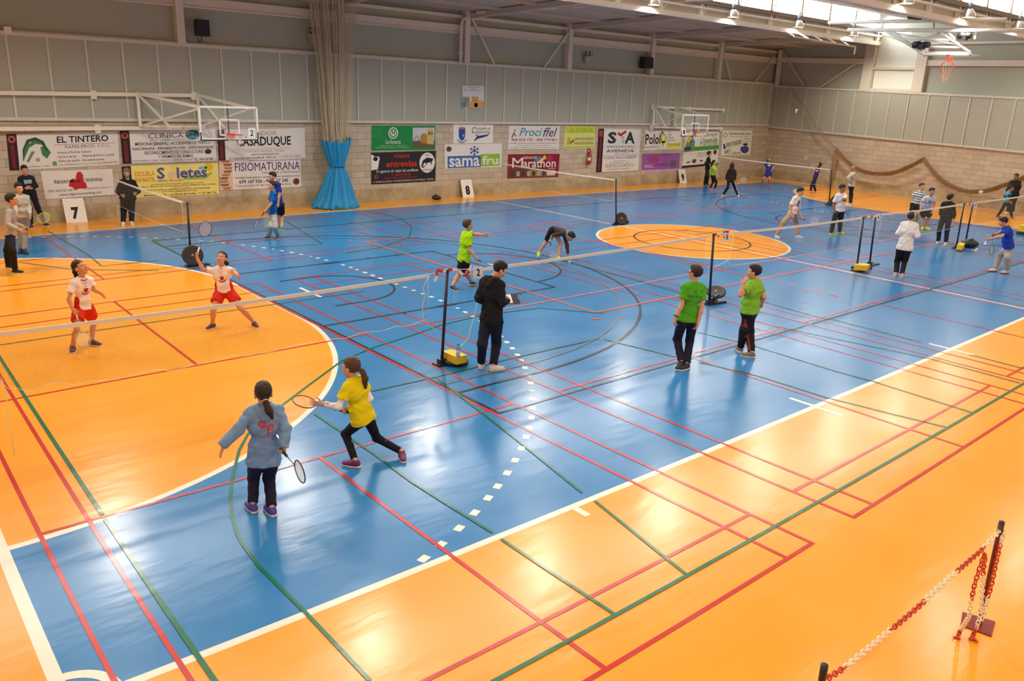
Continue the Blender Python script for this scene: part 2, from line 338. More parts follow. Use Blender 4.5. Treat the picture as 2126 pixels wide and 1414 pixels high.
STEEL = mat('cream_steel', (214, 206, 190), .5, vary=.04, vscale=2); DKSTEEL = mat('brown_steel', (120, 102, 90), .55); WSTEEL = mat('white_steel', (232, 226, 212), .45)
DECK = tex_mat('roof_deck', lambda nt, b, tc: (lambda w, bp: (setattr(w, 'bands_direction', 'X'), nt.links.new(tc.outputs['Object'], w.inputs['Vector']), nt.links.new(w.outputs['Fac'], bp.inputs['Height']), nt.links.new(bp.outputs[0], b.inputs['Normal']), w.inputs['Scale'].__setattr__('default_value', 1.3), bp.inputs['Strength'].__setattr__('default_value', .3), b.inputs['Base Color'].__setattr__('default_value', lin((174, 168, 154))), b.inputs['Roughness'].__setattr__('default_value', .75)))(nt.nodes.new('ShaderNodeTexWave'), nt.nodes.new('ShaderNodeBump')))
def S(o): return tag(o, kind='structure')
YF = 21.6; ZE = 7.15
S(MB().box((X0, YF, .5), (X1, YF+.25, 2.98)).build('wall_far', BRF)); S(MB().box((X0, YF-.03, 0), (X1, YF+.25, .5)).build('baseboard_far', CONC))
mb = MB(); mb.box((X0, YF-.05, 2.98), (X1, YF+.2, 5.28), 0)
mb.box((X0, YF-.085, 2.94), (X1, YF-.045, 3.03), 1); mb.box((X0, YF-.085, 5.21), (X1, YF-.045, 5.31), 1)
for k in range(-6, 40): mb.box((4.02+.998*k-.03, YF-.08, 3.), (4.02+.998*k+.03, YF-.045, 5.25), 1)
S(mb.build('wall_far_acoustic_panels', [PANEL, SEAM]))
S(MB().box((X0, YF+.12, 5.28), (X1, YF+.25, 7.5)).build('wall_far_cladding', CLAD))
mb = MB(); mb.box((X0, YF-.06, 6.40), (X1, YF+.14, 6.68)); mb.box((X0, YF-.1, 6.36), (X1, YF-.02, 6.41)); mb.box((X0, YF-.05, 6.93), (X1, YF+.14, 7.05)); mb.box((X0, YF-.02, 5.30), (X1, YF+.12, 5.34), 0)
S(mb.build('trim_far_girts', STEEL))
mb = MB()
for x in (3.2, 8.75, 14.3, 19.9, 25.6, 31.2, 36.7): mb.box((x-.12, YF-.2, 5.28), (x+.12, YF+.1, 7.2))
for a, b in (((20.1, 7.0), (21.35, 5.3)), ((25.45, 6.8), (24.1, 5.3)), ((36.9, 6.75), (37.9, 5.3)), ((41.7, 6.75), (40.2, 5.3))): mb.bar((a[0], YF-.12, a[1]), (b[0], YF-.12, b[1]), .07)
S(mb.build('trim_far_columns', STEEL))
S(MB().tube([(19.55, YF-.2, 5.3), (19.55, YF-.2, 6.7), (19.62, YF-.2, 6.85), (19.8, YF-.22, 7.0)], .065).build('trim_drain_pipe', STEEL))
# right-hand end wall, its bands as the photograph shows them
RA, RB = np.array([42.3, 21.6, 0]), np.array([38.8, -3., 0]); RT = norm(RB-RA); RN = np.array([-RT[1], RT[0], 0]); RN = RN if RN[0] < 0 else -RN; RLEN = 31.
def rwp(t, z, o=0.): return RA+RT*t+RN*o+np.array([0, 0, z])
def rsh(t, z): return z-.021*max(t, 0)
def rband(mb, z0, z1, o, m=0, t0=-.8, t1=RLEN, sh0=True, sh1=True):
    f = lambda t, z, s: rsh(t, z) if s else z
    for a, b in ((t0, t1),):
        q = [rwp(a, f(a, z0, sh0), o), rwp(b, f(b, z0, sh0), o), rwp(b, f(b, z1, sh1), o), rwp(a, f(a, z1, sh1), o)]; p = [x-RN*.2 for x in q]
        mb.add(q+p, [(0, 1, 2, 3), (7, 6, 5, 4), (0, 4, 5, 1), (1, 5, 6, 2), (2, 6, 7, 3), (3, 7, 4, 0)], m)
mb = MB(); rband(mb, .45, 2.95, 0, 0, sh0=False); S(mb.build('wall_right', BRR))
mb = MB(); rband(mb, 0, .5, .03, 0, sh0=False, sh1=False); S(mb.build('baseboard_right', CONC))
mb = MB(); rband(mb, 2.9, 5.2, .05, 0); rband(mb, 2.87, 2.96, .085, 1); rband(mb, 5.12, 5.22, .085, 1)
for k in range(31):
    t = .34+1.015*k; q = [rwp(t-.03, rsh(t, 2.92), .08), rwp(t+.03, rsh(t, 2.92), .08), rwp(t+.03, rsh(t, 5.15), .08), rwp(t-.03, rsh(t, 5.15), .08)]; mb.add(q, [(0, 1, 2, 3)], 1)
S(mb.build('wall_right_acoustic_panels', [PANEL, SEAM]))
mb = MB(); rband(mb, 5.1, 8.9, -.12, 0, sh1=False); S(mb.build('wall_right_cladding', CLAD))
PALE = mat('pale_wall_panel', (232, 234, 222), .6)
mb = MB(); mb.add([rwp(6.25, rsh(6, 5.2), -.1), rwp(8.5, rsh(8, 5.2), -.1), rwp(8.6, 7.0, -.1), rwp(6.2, 7.75, -.1)], [(0, 1, 2, 3)]); S(mb.build('wall_right_pale_panel', PALE))
mb = MB()
for a, b in ((5.65, 6.2), (8.5, 9.05)):
    q = [rwp(a, 5.02, .1), rwp(b, 5.0, .1), rwp(b, 7.25, .1), rwp(a, 7.25, .1)]; p = [x-RN*.24 for x in q]; mb.add(q+p, [(0, 1, 2, 3), (0, 4, 5, 1), (1, 5, 6, 2), (2, 6, 7, 3), (3, 7, 4, 0)])
mb.bar(rwp(6.2, 6.13, -.02), rwp(8.5, 6.1, -.02), .1); mb.bar(rwp(6.2, 5.1, -.02), rwp(8.5, 5.07, -.02), .14)
for a, b in ((9, 31), (-.2, 5.6)): mb.bar(rwp(a, 6.62-.025*a-.02, -.05), rwp(b, 6.62-.025*min(b, 16)-.02, -.05), .16, .26)
mb.bar(rwp(.5, 6.9, .02), rwp(2.1, 5.2, .02), .07); mb.bar(rwp(5.55, 6.6, .02), rwp(3.2, 5.15, .02), .07); mb.bar(rwp(.25, 5.2, .05), rwp(.25, 7.1, .05), .2)
mb.bar(rwp(9, 7.25-.0, -.02), rwp(31, 7.1, -.02), .12, .1)
S(mb.build('trim_right_columns', STEEL))
S(MB().box((X0-.2, Y0, 0), (X0, YF+.2, 9)).build('wall_left', mat('plain_wall', (196, 186, 168), .8))); S(MB().box((X0, Y0-.2, 0), (X1, Y0, 9)).build('wall_near', mat('plain_wall', (196, 186, 168), .8)))
# ================================================================ ROOF: saw-tooth bays with a milky glazed strip above the two far trusses
TR = [15.4, 7.75, .1]; GZ0, GZ1 = 7.95, 8.8
prof = [(YF+.25, 7.18), (15.5, 7.42)]
for i, y in enumerate(TR):
    nxt = TR[i+1] if i < 2 else Y0
    prof += [(y+.1, 7.42), (y+.1, GZ0)]+([None] if i < 2 else [])+[(y+.1, GZ1+.04), (nxt+.1, 7.42)]  # unseen third strip is closed instead of glazed, to darken the near floor
mb = MB(); prev = None
for p in prof:
    if p is None: prev = None; continue
    if prev is not None and (abs(prev[0]-p[0])+abs(prev[1]-p[1])) > .01:
        vert = abs(prev[0]-p[0]) < .01
        mb.quad((X0, prev[0], prev[1]), (X1, prev[0], prev[1]), (X1, p[0], p[1]), (X0, p[0], p[1]), 1 if vert else 0)
    prev = p
S(mb.build('ceiling', [DECK, STEEL]))
GLAZE = bpy.data.materials.new('milky_roof_light'); GLAZE.use_nodes = True
gb = GLAZE.node_tree.nodes['Principled BSDF']; gb.inputs['Base Color'].default_value = (.9, .92, .95, 1); gb.inputs['Emission Color'].default_value = (.93, .97, 1, 1); gb.inputs['Emission Strength'].default_value = SKYLIGHT
for i, y in enumerate(TR[:2]):
    S(MB().quad((X0, y+.1, GZ0), (X1-2, y+.1, GZ0), (X1-2, y+.1, GZ1), (X0, y+.1, GZ1)).build('window_%d' % (i+1), GLAZE))
S(MB().add([rwp(6.35, 7.75, -.09), rwp(7.9, 7.75, -.09), rwp(6.35, 8.5, -.09)], [(0, 1, 2)]).build('window_4', GLAZE))
for i, y in enumerate(TR):
    mb = MB()
    mb.box((X0, y-.09, 7.22), (X1-1.3, y+.09, 7.40), 0); mb.box((X0, y-.12, 7.80), (X1-1.3, y+.06, 7.97), 1)
    mb.tube([(X0, y-.05, 7.66), (X1-1.4, y-.05, 7.66)], .05, 0)
    for k in range(19):
        x = 1.2+2.42*k-1.2
        if x > X1-2: continue
        mb.box((x-.07, y-.06, 7.38), (x+.07, y+.06, 7.82), 0); mb.bar((x+.1, y, 7.40), (x+.42, y, 7.8), .07, m=0)
        mb.box((x-.05, y-.02, GZ0), (x+.05, y+.08, GZ1+.02), 1); mb.bar((x+.08, y+.02, GZ0), (x+.62, y+.02, GZ1), .07, m=0)
    S(mb.build('roof_truss', [WSTEEL, DKSTEEL]))
mb = MB()
for i in range(9):
    x = 1.7+5.6*i if i else 1.7
    mb.bar((x+1.6, YF, 7.05), (x+1.6, 15.5, 7.30), .22, .2)
    for j, y in enumerate(TR):
        nx = TR[j+1] if j < 2 else Y0
        mb.bar((x+1.6, y, GZ1-.08), (x+1.6, nx, 7.32), .18, .2)
for y, z in ((19.6, 7.2), (17.6, 7.28), (13.2, 8.33), (10.6, 7.84), (5.6, 8.33), (3.0, 7.86)): mb.box((X0, y-.05, z-.04), (X1, y+.05, z+.06))
S(mb.build('trim_rafters', mat('rafter_steel', (190, 176, 160), .6)))
mb = MB(); a, b = at_y(1648, 76, 14.6), at_y(1776, 97, 14.6); mb.bar(a, b, .06)
for k in range(5):
    p = a+(b-a)*(k+.1)/4.6; mb.bar(p, (p[0], 15.2, 7.25), .04)
mb.bar(b, b-np.array([0, 0, .35]), .05); S(mb.build('trim_cable_rail', WSTEEL))
# long white tube in front of the rafters (upper middle of the picture)
S(MB().tube([at_y(990, 25, 20.8), at_y(1215, 11, 17.2), at_y(1500, -4, 14.6)], .07).build('trim_roof_tie', WSTEEL))
# ================================================================ LAMPS
ALU = mat('spun_aluminium', (214, 206, 198), .25, metal=.8); BULB = mat('lamp_glow', (255, 226, 196), .5, emit=14.0); LCAP = mat('lamp_gear_box', (110, 112, 116), .5)
def bell_lamp(p, label, on=1.):
    p = np.array(p, float); e = empty('high_bay_lamp', p, label, 'lamp', 'bell lamps under the roof trusses')
    s = MB(); s.lathe((0, 0, 0), (0, 0, 1), [(.235, -.17), (.225, -.10), (.17, 0.02), (.10, .10), (.075, .12), (.068, .115), (.09, .09), (.16, .01), (.215, -.10), (.225, -.17)], 0, 24); s.build('shade', ALU, e)
    MB().lathe((0, 0, 0), (0, 0, 1), [(.0, .11), (.07, .12), (.075, .30), (.0, .31)], 0, 12).build('gear_box', LCAP, e)
    MB().lathe((0, 0, -.13), (0, 0, -1), [(.0, 0), (.13, -.01), (.205, -.01), (.205, .005), (.0, .012)], 0, 20).build('diffuser', BULB, e)
    MB().tube([(0, 0, .3), (0, 0, .52)], .02).build('hook', LCAP, e)
    l = bpy.data.lights.new('lamp_light', 'SPOT'); l.energy = LAMP_W*on; l.color = (1, .93, .80); l.spot_size = math.radians(158); l.spot_blend = .5; l.shadow_soft_size = .22
    lo = bpy.data.objects.new('lamp_light', l); COL.objects.link(lo); lo.parent = e; lo.location = (0, 0, -.2)
    return e
for j, (y, xs) in enumerate(((15.05, [-1+4.88*k for k in range(9)]), (7.45, [-3+4.95*k for k in range(9)]), (-.2, [-2+4.9*k for k in range(9)]), (-6.5, [-2+4.9*k for k in range(9)]))):  # last row, behind the camera, is added to light the sides facing it
    for k, x in enumerate(xs):
        if x < X0+.5: continue
        n = {(0, 6): 'aluminium bell lamp, left of three on the far white truss below the glazing', (0, 7): 'aluminium bell lamp, middle of three on the far white truss', (0, 8): 'aluminium bell lamp, right of three on the far white truss above the cable rail',
             (1, 7): 'shiny bell lamp on near truss, left one of two at top right', (1, 8): 'shiny bell lamp on near truss, right one of two at top right'}
        bell_lamp((x, y, 7.62 if j < 3 else 7.2), n.get((j, k), 'aluminium bell lamp out of view, on a truss or in the added back row'), (1.5, .85, .5, .7)[j])
# ================================================================ BANNERS ON THE FAR WALL
YB = YF-.012
def sheet_thing(name, corners, art, base, label, cat, group=None, y=YB, thick=.006):
    c = [at_y(u, v, y) if np.isscalar(y) else at_plane(u, v, *y) for u, v in corners]; org = (c[2]+c[3])/2
    e = empty(name, org, label, cat, group); s = Sheet(c); s.draw(art, org)
    mb = MB(org); q = [s.P(u, v, .003) for u, v in ((0, 0), (1, 0), (1, 1), (0, 1))]; p = [x-s.n*thick for x in q]
    mb.add(q+p, [(0, 1, 2, 3), (7, 6, 5, 4), (0, 4, 5, 1), (1, 5, 6, 2), (2, 6, 7, 3), (3, 7, 4, 0)])
    mb.build('sheet', paint(base), e); s.flush(e); return e
K = (34, 32, 36); PL = (70, 42, 70); GRY = (92, 92, 98); RD = (176, 46, 52); TEAL = (40, 128, 124); DB = (40, 46, 96)
def badge(u, v, r, a): return [('E', (u, v, r, r*a), (40, 26, 26)), ('E', (u, v, r*.8, r*a*.8), (150, 70, 52), 3), ('E', (u, v-.1*r*a, r*.4, r*a*.4), (60, 34, 32), 4)]
def club(w): return [('R', (0, w, 0, 1), (48, 32, 42)), ('R', (w*.3, w*.7, .3, .95), (112, 40, 44), 2), ('E', (w*.5, .14, w*.38, .1), (178, 90, 84), 3), ('E', (w*.5, .14, w*.2, .05), (60, 34, 40), 4)]
B = 'banner'; BG = 'advertising banners on the far block wall'; WHT = (226, 224, 220)
sheet_thing('wall_banner', [(12.5, 279), (244.5, 272), (248, 342), (20, 354)], club(.085)+[
    ('S', [(.125, .75, .012), (.135, .45, .03), (.18, .2, .05), (.24, .16, .06), (.3, .25, .05), (.34, .5, .02)], (50, 84, 62)), ('S', [(.13, .7, .01), (.17, .36, .05), (.24, .24, .05), (.29, .3, .02)], (74, 128, 84), 4), ('P', [(.28, .38), (.33, .36), (.37, .55), (.33, .72), (.29, .6)], (62, 130, 76)), ('P', [(.15, .78), (.2, .5), (.23, .5), (.17, .8)], (96, 140, 104)), ('E', (.25, .74, .02, .06), (150, 170, 152)), ('E', (.395, .86, .02, .06), (96, 158, 112)),
    ('T', 'EL TINTERO', (.43, .905, .1, .29), K, {'b': .02}), ('R', (.4, .97, .335, .345), RD, 3), ('T', 'PAPELEROS, S.C.L.', (.5, .92, .37, .46), GRY), ('T', '•Prensa y Revistas', (.425, .635, .53, .61), K), ('T', '•Librería', (.645, .735, .53, .6), K), ('T', '•Servicio de fax', (.425, .595, .65, .72), K), ('T', '•Material de oficina y escolar', (.645, .955, .65, .74), K), ('T', '•Sellos de caucho', (.425, .63, .77, .84), K), ('T', '•Encuadernaciones', (.645, .855, .77, .84), K), ('T', 'C/ Las Palmas, 4 - Bajo - 30565 LAS TORRES DE COTILLAS', (.13, .71, .9, .955), GRY), ('T', 'Tel y Fax 968 626 995', (.72, .985, .89, .955), (170, 80, 84))],
    WHT, 'white stationery banner with a green ink swirl, top left of the far wall', B, BG)
sheet_thing('wall_banner', [(248.7, 272), (447, 267), (449, 334), (254.6, 340)], club(.09)+[
    ('T', 'CLINICA', (.28, .645, .1, .25), GRY), ('E', (.745, .17, .075, .15), (30, 118, 116)), ('T', 'pro', (.69, .76, .06, .17), WHT), ('T', 'salud', (.7, .8, .17, .28), (150, 206, 200)), ('T', 'www.clinicaprosalud.es', (.29, .66, .28, .335), TEAL), ('T', 'MEDICINA GENERAL - ACCIDENTES DE TRAFICO', (.14, .945, .365, .46), K, {'b': .008}), ('T', 'FISIOTERAPIA - REHABILITACIÓN - ESPECIALIDADES', (.11, .975, .5, .6), K, {'b': .008}), ('T', 'RECONOCIMIENTO DE CONDUCTORES', (.23, .86, .64, .74), K, {'b': .008}), ('T', 'Y PERMISO DE ARMAS', (.37, .74, .77, .865), K, {'b': .008}), ('E', (.91, .7, .038, .08), (74, 44, 38)), ('T', 'AVDA. MURCIA, 7 - BAJO - 30565 LAS TORRES DE COTILLAS', (.1, .735, .905, .965), TEAL), ('T', 'TEL. 968 628 886', (.745, .965, .885, .97), TEAL, {'b': .01})],
    WHT, 'white medical clinic banner with a teal oval, left of the near backboard', B, BG)
sheet_thing('wall_banner', [(451, 269.5), (633, 265.6), (634, 328), (454, 334)], [('R', (0, .075, 0, 1), (52, 34, 44)), ('R', (.02, .055, .3, .95), (110, 44, 46), 2), ('T', 'ASADOR', (.33, .66, .08, .21), (168, 152, 112)), ('T', 'CASADUQUE', (.2, .825, .25, .6), K, {'b': .02}), ('R', (.2, .83, .645, .652), (150, 140, 110), 3), ('T', 'TABLAS, BRASA, VINO', (.28, .745, .69, .765), (176, 160, 116)), ('T', 'www.casaduque.es', (.36, .675, .785, .875), K), ('T', 'C/ Canovas del Castillo,8 - Murcia -', (.11, .665, .895, .98), K), ('T', 'T: 968 223 884', (.68, .93, .885, .97), (172, 156, 116))],
    WHT, 'white grill restaurant banner with big black capitals behind the near hoop', B, BG)
sheet_thing('wall_banner', [(84, 355.7), (233, 350.6), (238, 404), (94, 414)], [('P', [(.36, .5), (.38, .36), (.42, .3), (.46, .34), (.47, .2), (.5, .06), (.55, .08), (.575, .2), (.56, .42), (.6, .5), (.61, .66), (.56, .7), (.5, .68), (.43, .74), (.4, .62), (.35, .58)], (186, 44, 46)), ('T', 'R', (.155, .19, .32, .46), K, {'i': .2}), ('T', 'EGIOMUR', (.195, .525, .345, .46), K, {'i': .2, 'b': .01}), ('T', 'V', (.56, .6, .3, .45), K, {'i': .2}), ('T', 'ENDING', (.605, .845, .325, .44), K, {'i': .2, 'b': .01}), ('T', 'TELF: 633 525 100', (.05, .395, .68, .76), K, {'i': .15}), ('T', 'info@regiomurvending.com', (.57, .96, .665, .735), GRY, {'i': .15}), ('T', 'www.regiomurvending.com', (.2, .81, .82, .94), K, {'i': .15})],
    WHT, 'white vending banner with a red map shape, above the number 7 board', B, BG)
YEL = (238, 226, 130)
sheet_thing('wall_banner', [(252, 345.5), (452, 338), (455, 403), (258, 412)], club(.09)+[('T', 'ESCUELA', (.12, .325, .18, .33), (226, 160, 40), {'b': .02}), ('T', 'INFANTIL', (.12, .325, .37, .51), (226, 160, 40), {'b': .02}), ('E', (.9, .12, .045, .12), (222, 192, 40)), ('S', [(.62, .46, .03), (.74, .44, .06), (.86, .42, .06), (.93, .3, .03)], (160, 190, 70)), ('E', (.83, .14, .05, .05), (110, 186, 214)), ('T', 'S', (.345, .425, .08, .44), (84, 92, 156), {'b': .03}), ('E', (.49, .33, .04, .11), (232, 196, 168)), ('T', 'letes', (.55, .875, .1, .44), (84, 92, 156), {'b': .03}), ('T', 'HORARIO: 7:00 h. a 20:00 h.', (.345, .62, .46, .53), RD), ('T', 'ACTIVIDADES EXTRA ESCOLARES | NIÑOS DE 2 A 9 AÑOS', (.27, .83, .58, .63), K), ('T', 'INCLUY. SERVICIO DE CANGURO EN EL CENTRO, VIERNES DE 21:00 H. A 24:00 H.', (.18, .97, .645, .695), K), ('T', '(Niños de 2 a 9 años)', (.5, .68, .705, .75), RD), ('T', 'SERVICIO DE COMEDOR, PERSONAL CUALIFICADO, E INSTALACIONES', (.2, .9, .76, .81), K), ('T', 'ADECUADAS AL BIENESTAR DE SUS HIJOS', (.38, .76, .825, .875), K), ('T', 'Manuel Blasco, 43 - Las Torres de Cotillas - T. 671 881 776', (.2, .97, .91, .975), K, {'b': .01})],
    YEL, 'yellow nursery school banner with blue bubble letters below the clinic one', B, BG)
PUR = (78, 46, 104)
sheet_thing('wall_banner', [(454.7, 333), (624, 329), (625.5, 388), (457, 395.5)], [('R', (0, .15, 0, 1), (226, 196, 170))]+[('P', [(.02+.03*math.sin(k*.8), k/9+.01), (.13+.03*math.sin(k*.8), k/9+.005), (.11+.03*math.sin(k*.8), k/9+.085), (.04+.03*math.sin(k*.8), k/9+.09)], (150, 96, 70) if k % 2 else (178, 128, 98)) for k in range(9)]+[('T', 'FISIOMATURANA', (.18, .985, .1, .38), PUR), ('R', (.35, .98, .03, .045), PUR, 3), ('T', 'Osteopatía y Fisioterapia', (.5, .99, .41, .51), GRY), ('T', 'TRATAMIENTOS ESPECIALIZADOS - LESIONES DEPORTIVAS - ACCIDENTES DE TRÁFICO', (.175, .99, .565, .63), K), ('T', '679 167 926 - 968 627 245', (.225, .83, .68, .8), PUR, {'b': .02}), ('T', 'C/ Licinio de la Fuente, 13B - Bajo - Las Torres de Cotillas (Murcia)', (.175, .87, .84, .92), GRY)]+badge(.935, .8, .042, 2.7),
    WHT, 'white physiotherapy banner with a drawn spine and purple title', B, BG)
sheet_thing('wall_banner', [(772, 260.5), (904, 261), (903.6, 311), (771, 312.5)], [('E', (.325, .3, .075, .23), (228, 232, 226)), ('E', (.325, .3, .06, .19), (30, 134, 72), 3), ('E', (.325, .3, .045, .14), (228, 232, 226), 4), ('T', 'H', (.3, .35, .16, .4), (30, 90, 60), {'b': .02, 'l': 6}), ('T', 'Los Romeros', (.21, .44, .57, .74), (226, 236, 222)), ('T', 'C/ Mayor de Alguazas, 1 - Tlf 968 38 70 10', (.12, .53, .8, .85), (200, 226, 200)), ('T', 'Comidas para llevar - Celebraciones - Terraza exterior', (.06, .58, .87, .92), (200, 226, 200)), ('R', (.63, .985, .08, .9), (196, 204, 210)), ('R', (.63, .985, .62, .9), (112, 84, 62), 2), ('P', [(.75, .7), (.75, .42), (.8, .3), (.86, .36), (.86, .74)], (176, 128, 64), 3), ('P', [(.86, .74), (.86, .12), (.96, .12), (.97, .78)], (204, 178, 118), 4), ('R', (.885, .91, .25, .38), (92, 70, 50), 5), ('R', (.93, .95, .25, .38), (92, 70, 50), 5), ('S', [(.64, .6, .02), (.7, .4, .015), (.73, .62, .02)], (110, 76, 54), 5)]+[('S', [(.02+.03*k, .1, .015), (.01+.03*k, .5, .01)], (66, 158, 92), 1) for k in range(5)],
    (26, 136, 70), 'green banner with a photo of a stone tower, above the black one', B, BG)
sheet_thing('wall_banner', [(770, 317), (905, 313), (904, 376), (771, 383)], [('S', [(0, .3, .26), (.06, .3, .24), (.09, .2, .1), (.12, .16, .04)], (228, 226, 222)), ('E', (.065, .2, .035, .07), K, 4), ('T', 'viajes', (.33, .575, .05, .23), (196, 48, 40), {'b': .01}), ('T', 'entrevías', (.22, .695, .28, .48), (196, 48, 40), {'b': .02}), ('T', 'Tu agencia de viajes de confianza', (.07, .715, .55, .67), WHT, {'i': .3}), ('T', 'T. 968 60 82 82', (.3, .6, .69, .77), (186, 50, 44)), ('T', 'www.viajesentrevias.com', (.18, .71, .79, .87), (186, 50, 44)), ('T', 'C/ Alcalde Fco. Palazón, 5 (PLAZA ENTREVIAS) ALCANTARILLA - MURCIA', (.03, .97, .9, .965), WHT), ('E', (.86, .38, .125, .33), (228, 226, 222)), ('S', [(.78, .42, .02), (.8, .34, .05), (.86, .3, .09), (.93, .3, .06), (.95, .26, .02)], K, 4), ('S', [(.8, .4, .03), (.77, .48, .03), (.79, .53, .025), (.82, .48, .02)], K, 4), ('S', [(.85, .36, .02), (.84, .46, .02)], K, 4), ('S', [(.92, .34, .02), (.93, .44, .02)], K, 4), ('T', 'viajes', (.82, .91, .1, .18), K), ('T', 'entrevías', (.785, .94, .56, .65), K)]+badge(.075, .76, .04, 2.2),
    (40, 38, 42), 'black travel agency banner with red lettering and a white chameleon circle', B, BG)
sheet_thing('wall_sign', [(941.5, 246), (1024, 247), (1023, 297), (941, 298)], [('T', 'EXCMO. AYUNTAMIENTO DE', (.12, .92, .05, .12), K), ('T', 'LAS TORRES DE COTILLAS', (.13, .9, .155, .22), K), ('P', [(.13, .42), (.29, .42), (.29, .72), (.26, .84), (.21, .9), (.16, .84), (.13, .72)], (44, 76, 164)), ('P', [(.13, .42), (.12, .34), (.17, .36), (.21, .3), (.25, .36), (.3, .34), (.29, .42)], (196, 116, 64)), ('E', (.25, .68, .02, .06), (214, 186, 60), 3), ('S', [(.09, .84, .03), (.15, .93, .04), (.21, .96, .04), (.27, .93, .04), (.33, .84, .03)], (140, 156, 190)), ('T', 'C', (.45, .55, .34, .58), K, {'i': .2}), ('T', 'oncejalía de', (.56, .92, .34, .47), K, {'i': .2}), ('T', 'D', (.55, .63, .5, .7), K, {'i': .2}), ('T', 'EPORTES', (.64, .92, .5, .6), K, {'i': .2}), ('S', [(.52, .9, .02), (.6, .76, .06), (.72, .72, .05), (.85, .68, .03), (.92, .56, .005)], (52, 54, 130))],
    (232, 230, 224), 'white town hall sports sign with a blue crest, above the snowflake banner', 'sign', BG)
sheet_thing('wall_banner', [(923, 300), (1042, 297.5), (1041, 347), (923.7, 351)], [('R', (.045, .62, .48, .97), (62, 108, 178)), ('R', (.62, .965, .43, .94), (140, 190, 40)), ('T', 'sama', (.07, .6, .56, .93), WHT, {'b': .02}), ('T', 'fru', (.645, .935, .5, .88), WHT, {'b': .02})]+[('S', [(.505+.085*math.cos(a), .28+.2*math.sin(a), .022), (.505-.085*math.cos(a), .28-.2*math.sin(a), .022)], (66, 108, 168)) for a in (.52, 1.57, 2.62)]+[('S', [(.505+.055*math.cos(a)+.028*math.cos(a+s), .28+.13*math.sin(a)+.066*math.sin(a+s), .018), (.505+.05*math.cos(a), .28+.12*math.sin(a), .018)], (66, 108, 168)) for a in np.arange(6)*1.047+.52 for s in (.9, -.9)]+badge(.07, .19, .045, 2.4),
    WHT, 'white banner with a blue snowflake and blue and green name blocks', B, BG)
sheet_thing('wall_banner', [(1056.6, 261), (1162, 262), (1160, 309.5), (1055, 310)], [('T', 'Proci', (.2, .64, .08, .44), (58, 148, 178), {'i': .3, 'b': .01}), ('T', 'ffel', (.66, .95, .06, .46), (92, 84, 104), {'i': .3, 'b': .01}), ('S', [(.06, .5, .03), (.1, .3, .05), (.13, .44, .04)], (124, 84, 96)), ('E', (.11, .2, .02, .05), (124, 150, 176)), ('T', '968 624 195 - 606 179 821', (.05, .945, .53, .65), (186, 56, 60), {'b': .02}), ('T', 'REFORMAS - DECORACIÓN - PROMOCIÓN Y CONSTRUCCIÓN DE VIVIENDAS', (.03, .955, .71, .76), K), ('T', 'VENTA Y COLOCACIÓN DE AZULEJOS Y PAVIMENTOS', (.16, .82, .81, .86), K), ('T', 'C. Blasco Ibáñez, s/n. Junto Parque Estuario', (.04, .95, .905, .96), (84, 60, 70))],
    WHT, 'white builder banner with slanted light blue title over red phone numbers', B, BG)
sheet_thing('wall_banner', [(1055, 320.4), (1162, 319.6), (1159, 367.5), (1053, 370.5)], [('T', 'M', (.08, .28, .14, .56), WHT), ('T', 'DEPORTES', (.28, .55, .1, .2), WHT, {'i': .2, 'b': .01}), ('T', 'arathon', (.285, .93, .2, .57), WHT, {'b': .01}), ('S', [(.5, .32, .05), (.62, .12, .07)], (84, 124, 176), 2), ('S', [(.6, .34, .06), (.72, .1, .09)], (220, 190, 64), 2), ('E', (.8, .18, .07, .14), (170, 40, 92), 2), ('R', (.05, .38, .64, .94), (96, 52, 50)), ('R', (.4, .74, .66, .94), (150, 128, 96)), ('R', (.76, .93, .7, .92), (220, 206, 196)), ('T', 'Lola Mora', (.78, .92, .58, .65), WHT)]+[('R', (.07+.1*k, .13+.1*k, .72, .92), (188, 168, 150) if k % 2 else (60, 40, 44), 3) for k in range(7)],
    (132, 30, 46), 'dark red sports shop banner with big white lettering', B, BG)
sheet_thing('wall_banner', [(1172, 262), (1235.7, 262), (1234, 308), (1169.5, 309)], [('R', (0, 1, 0, .3), (196, 212, 70)), ('T', 'ALEGRIA', (.14, .93, .08, .28), (146, 172, 32)), ('T', 'DROGUERÍA', (.34, .96, .48, .62), (154, 92, 58), {'b': .01}), ('T', 'FERRETERÍA', (.33, .96, .68, .82), (154, 92, 58), {'b': .01}), ('P', [(.1, .82), (.12, .5), (.2, .5), (.22, .82)], (188, 182, 60)), ('S', [(.2, .76, .04), (.32, .62, .05)], (140, 84, 66)), ('T', 'C/ La Fuente - Las Torres de Cotillas - Tlf. 968 626 440', (.04, .95, .9, .95), K)],
    (214, 220, 128), 'lime green hardware shop banner above the fire extinguisher', B, BG)
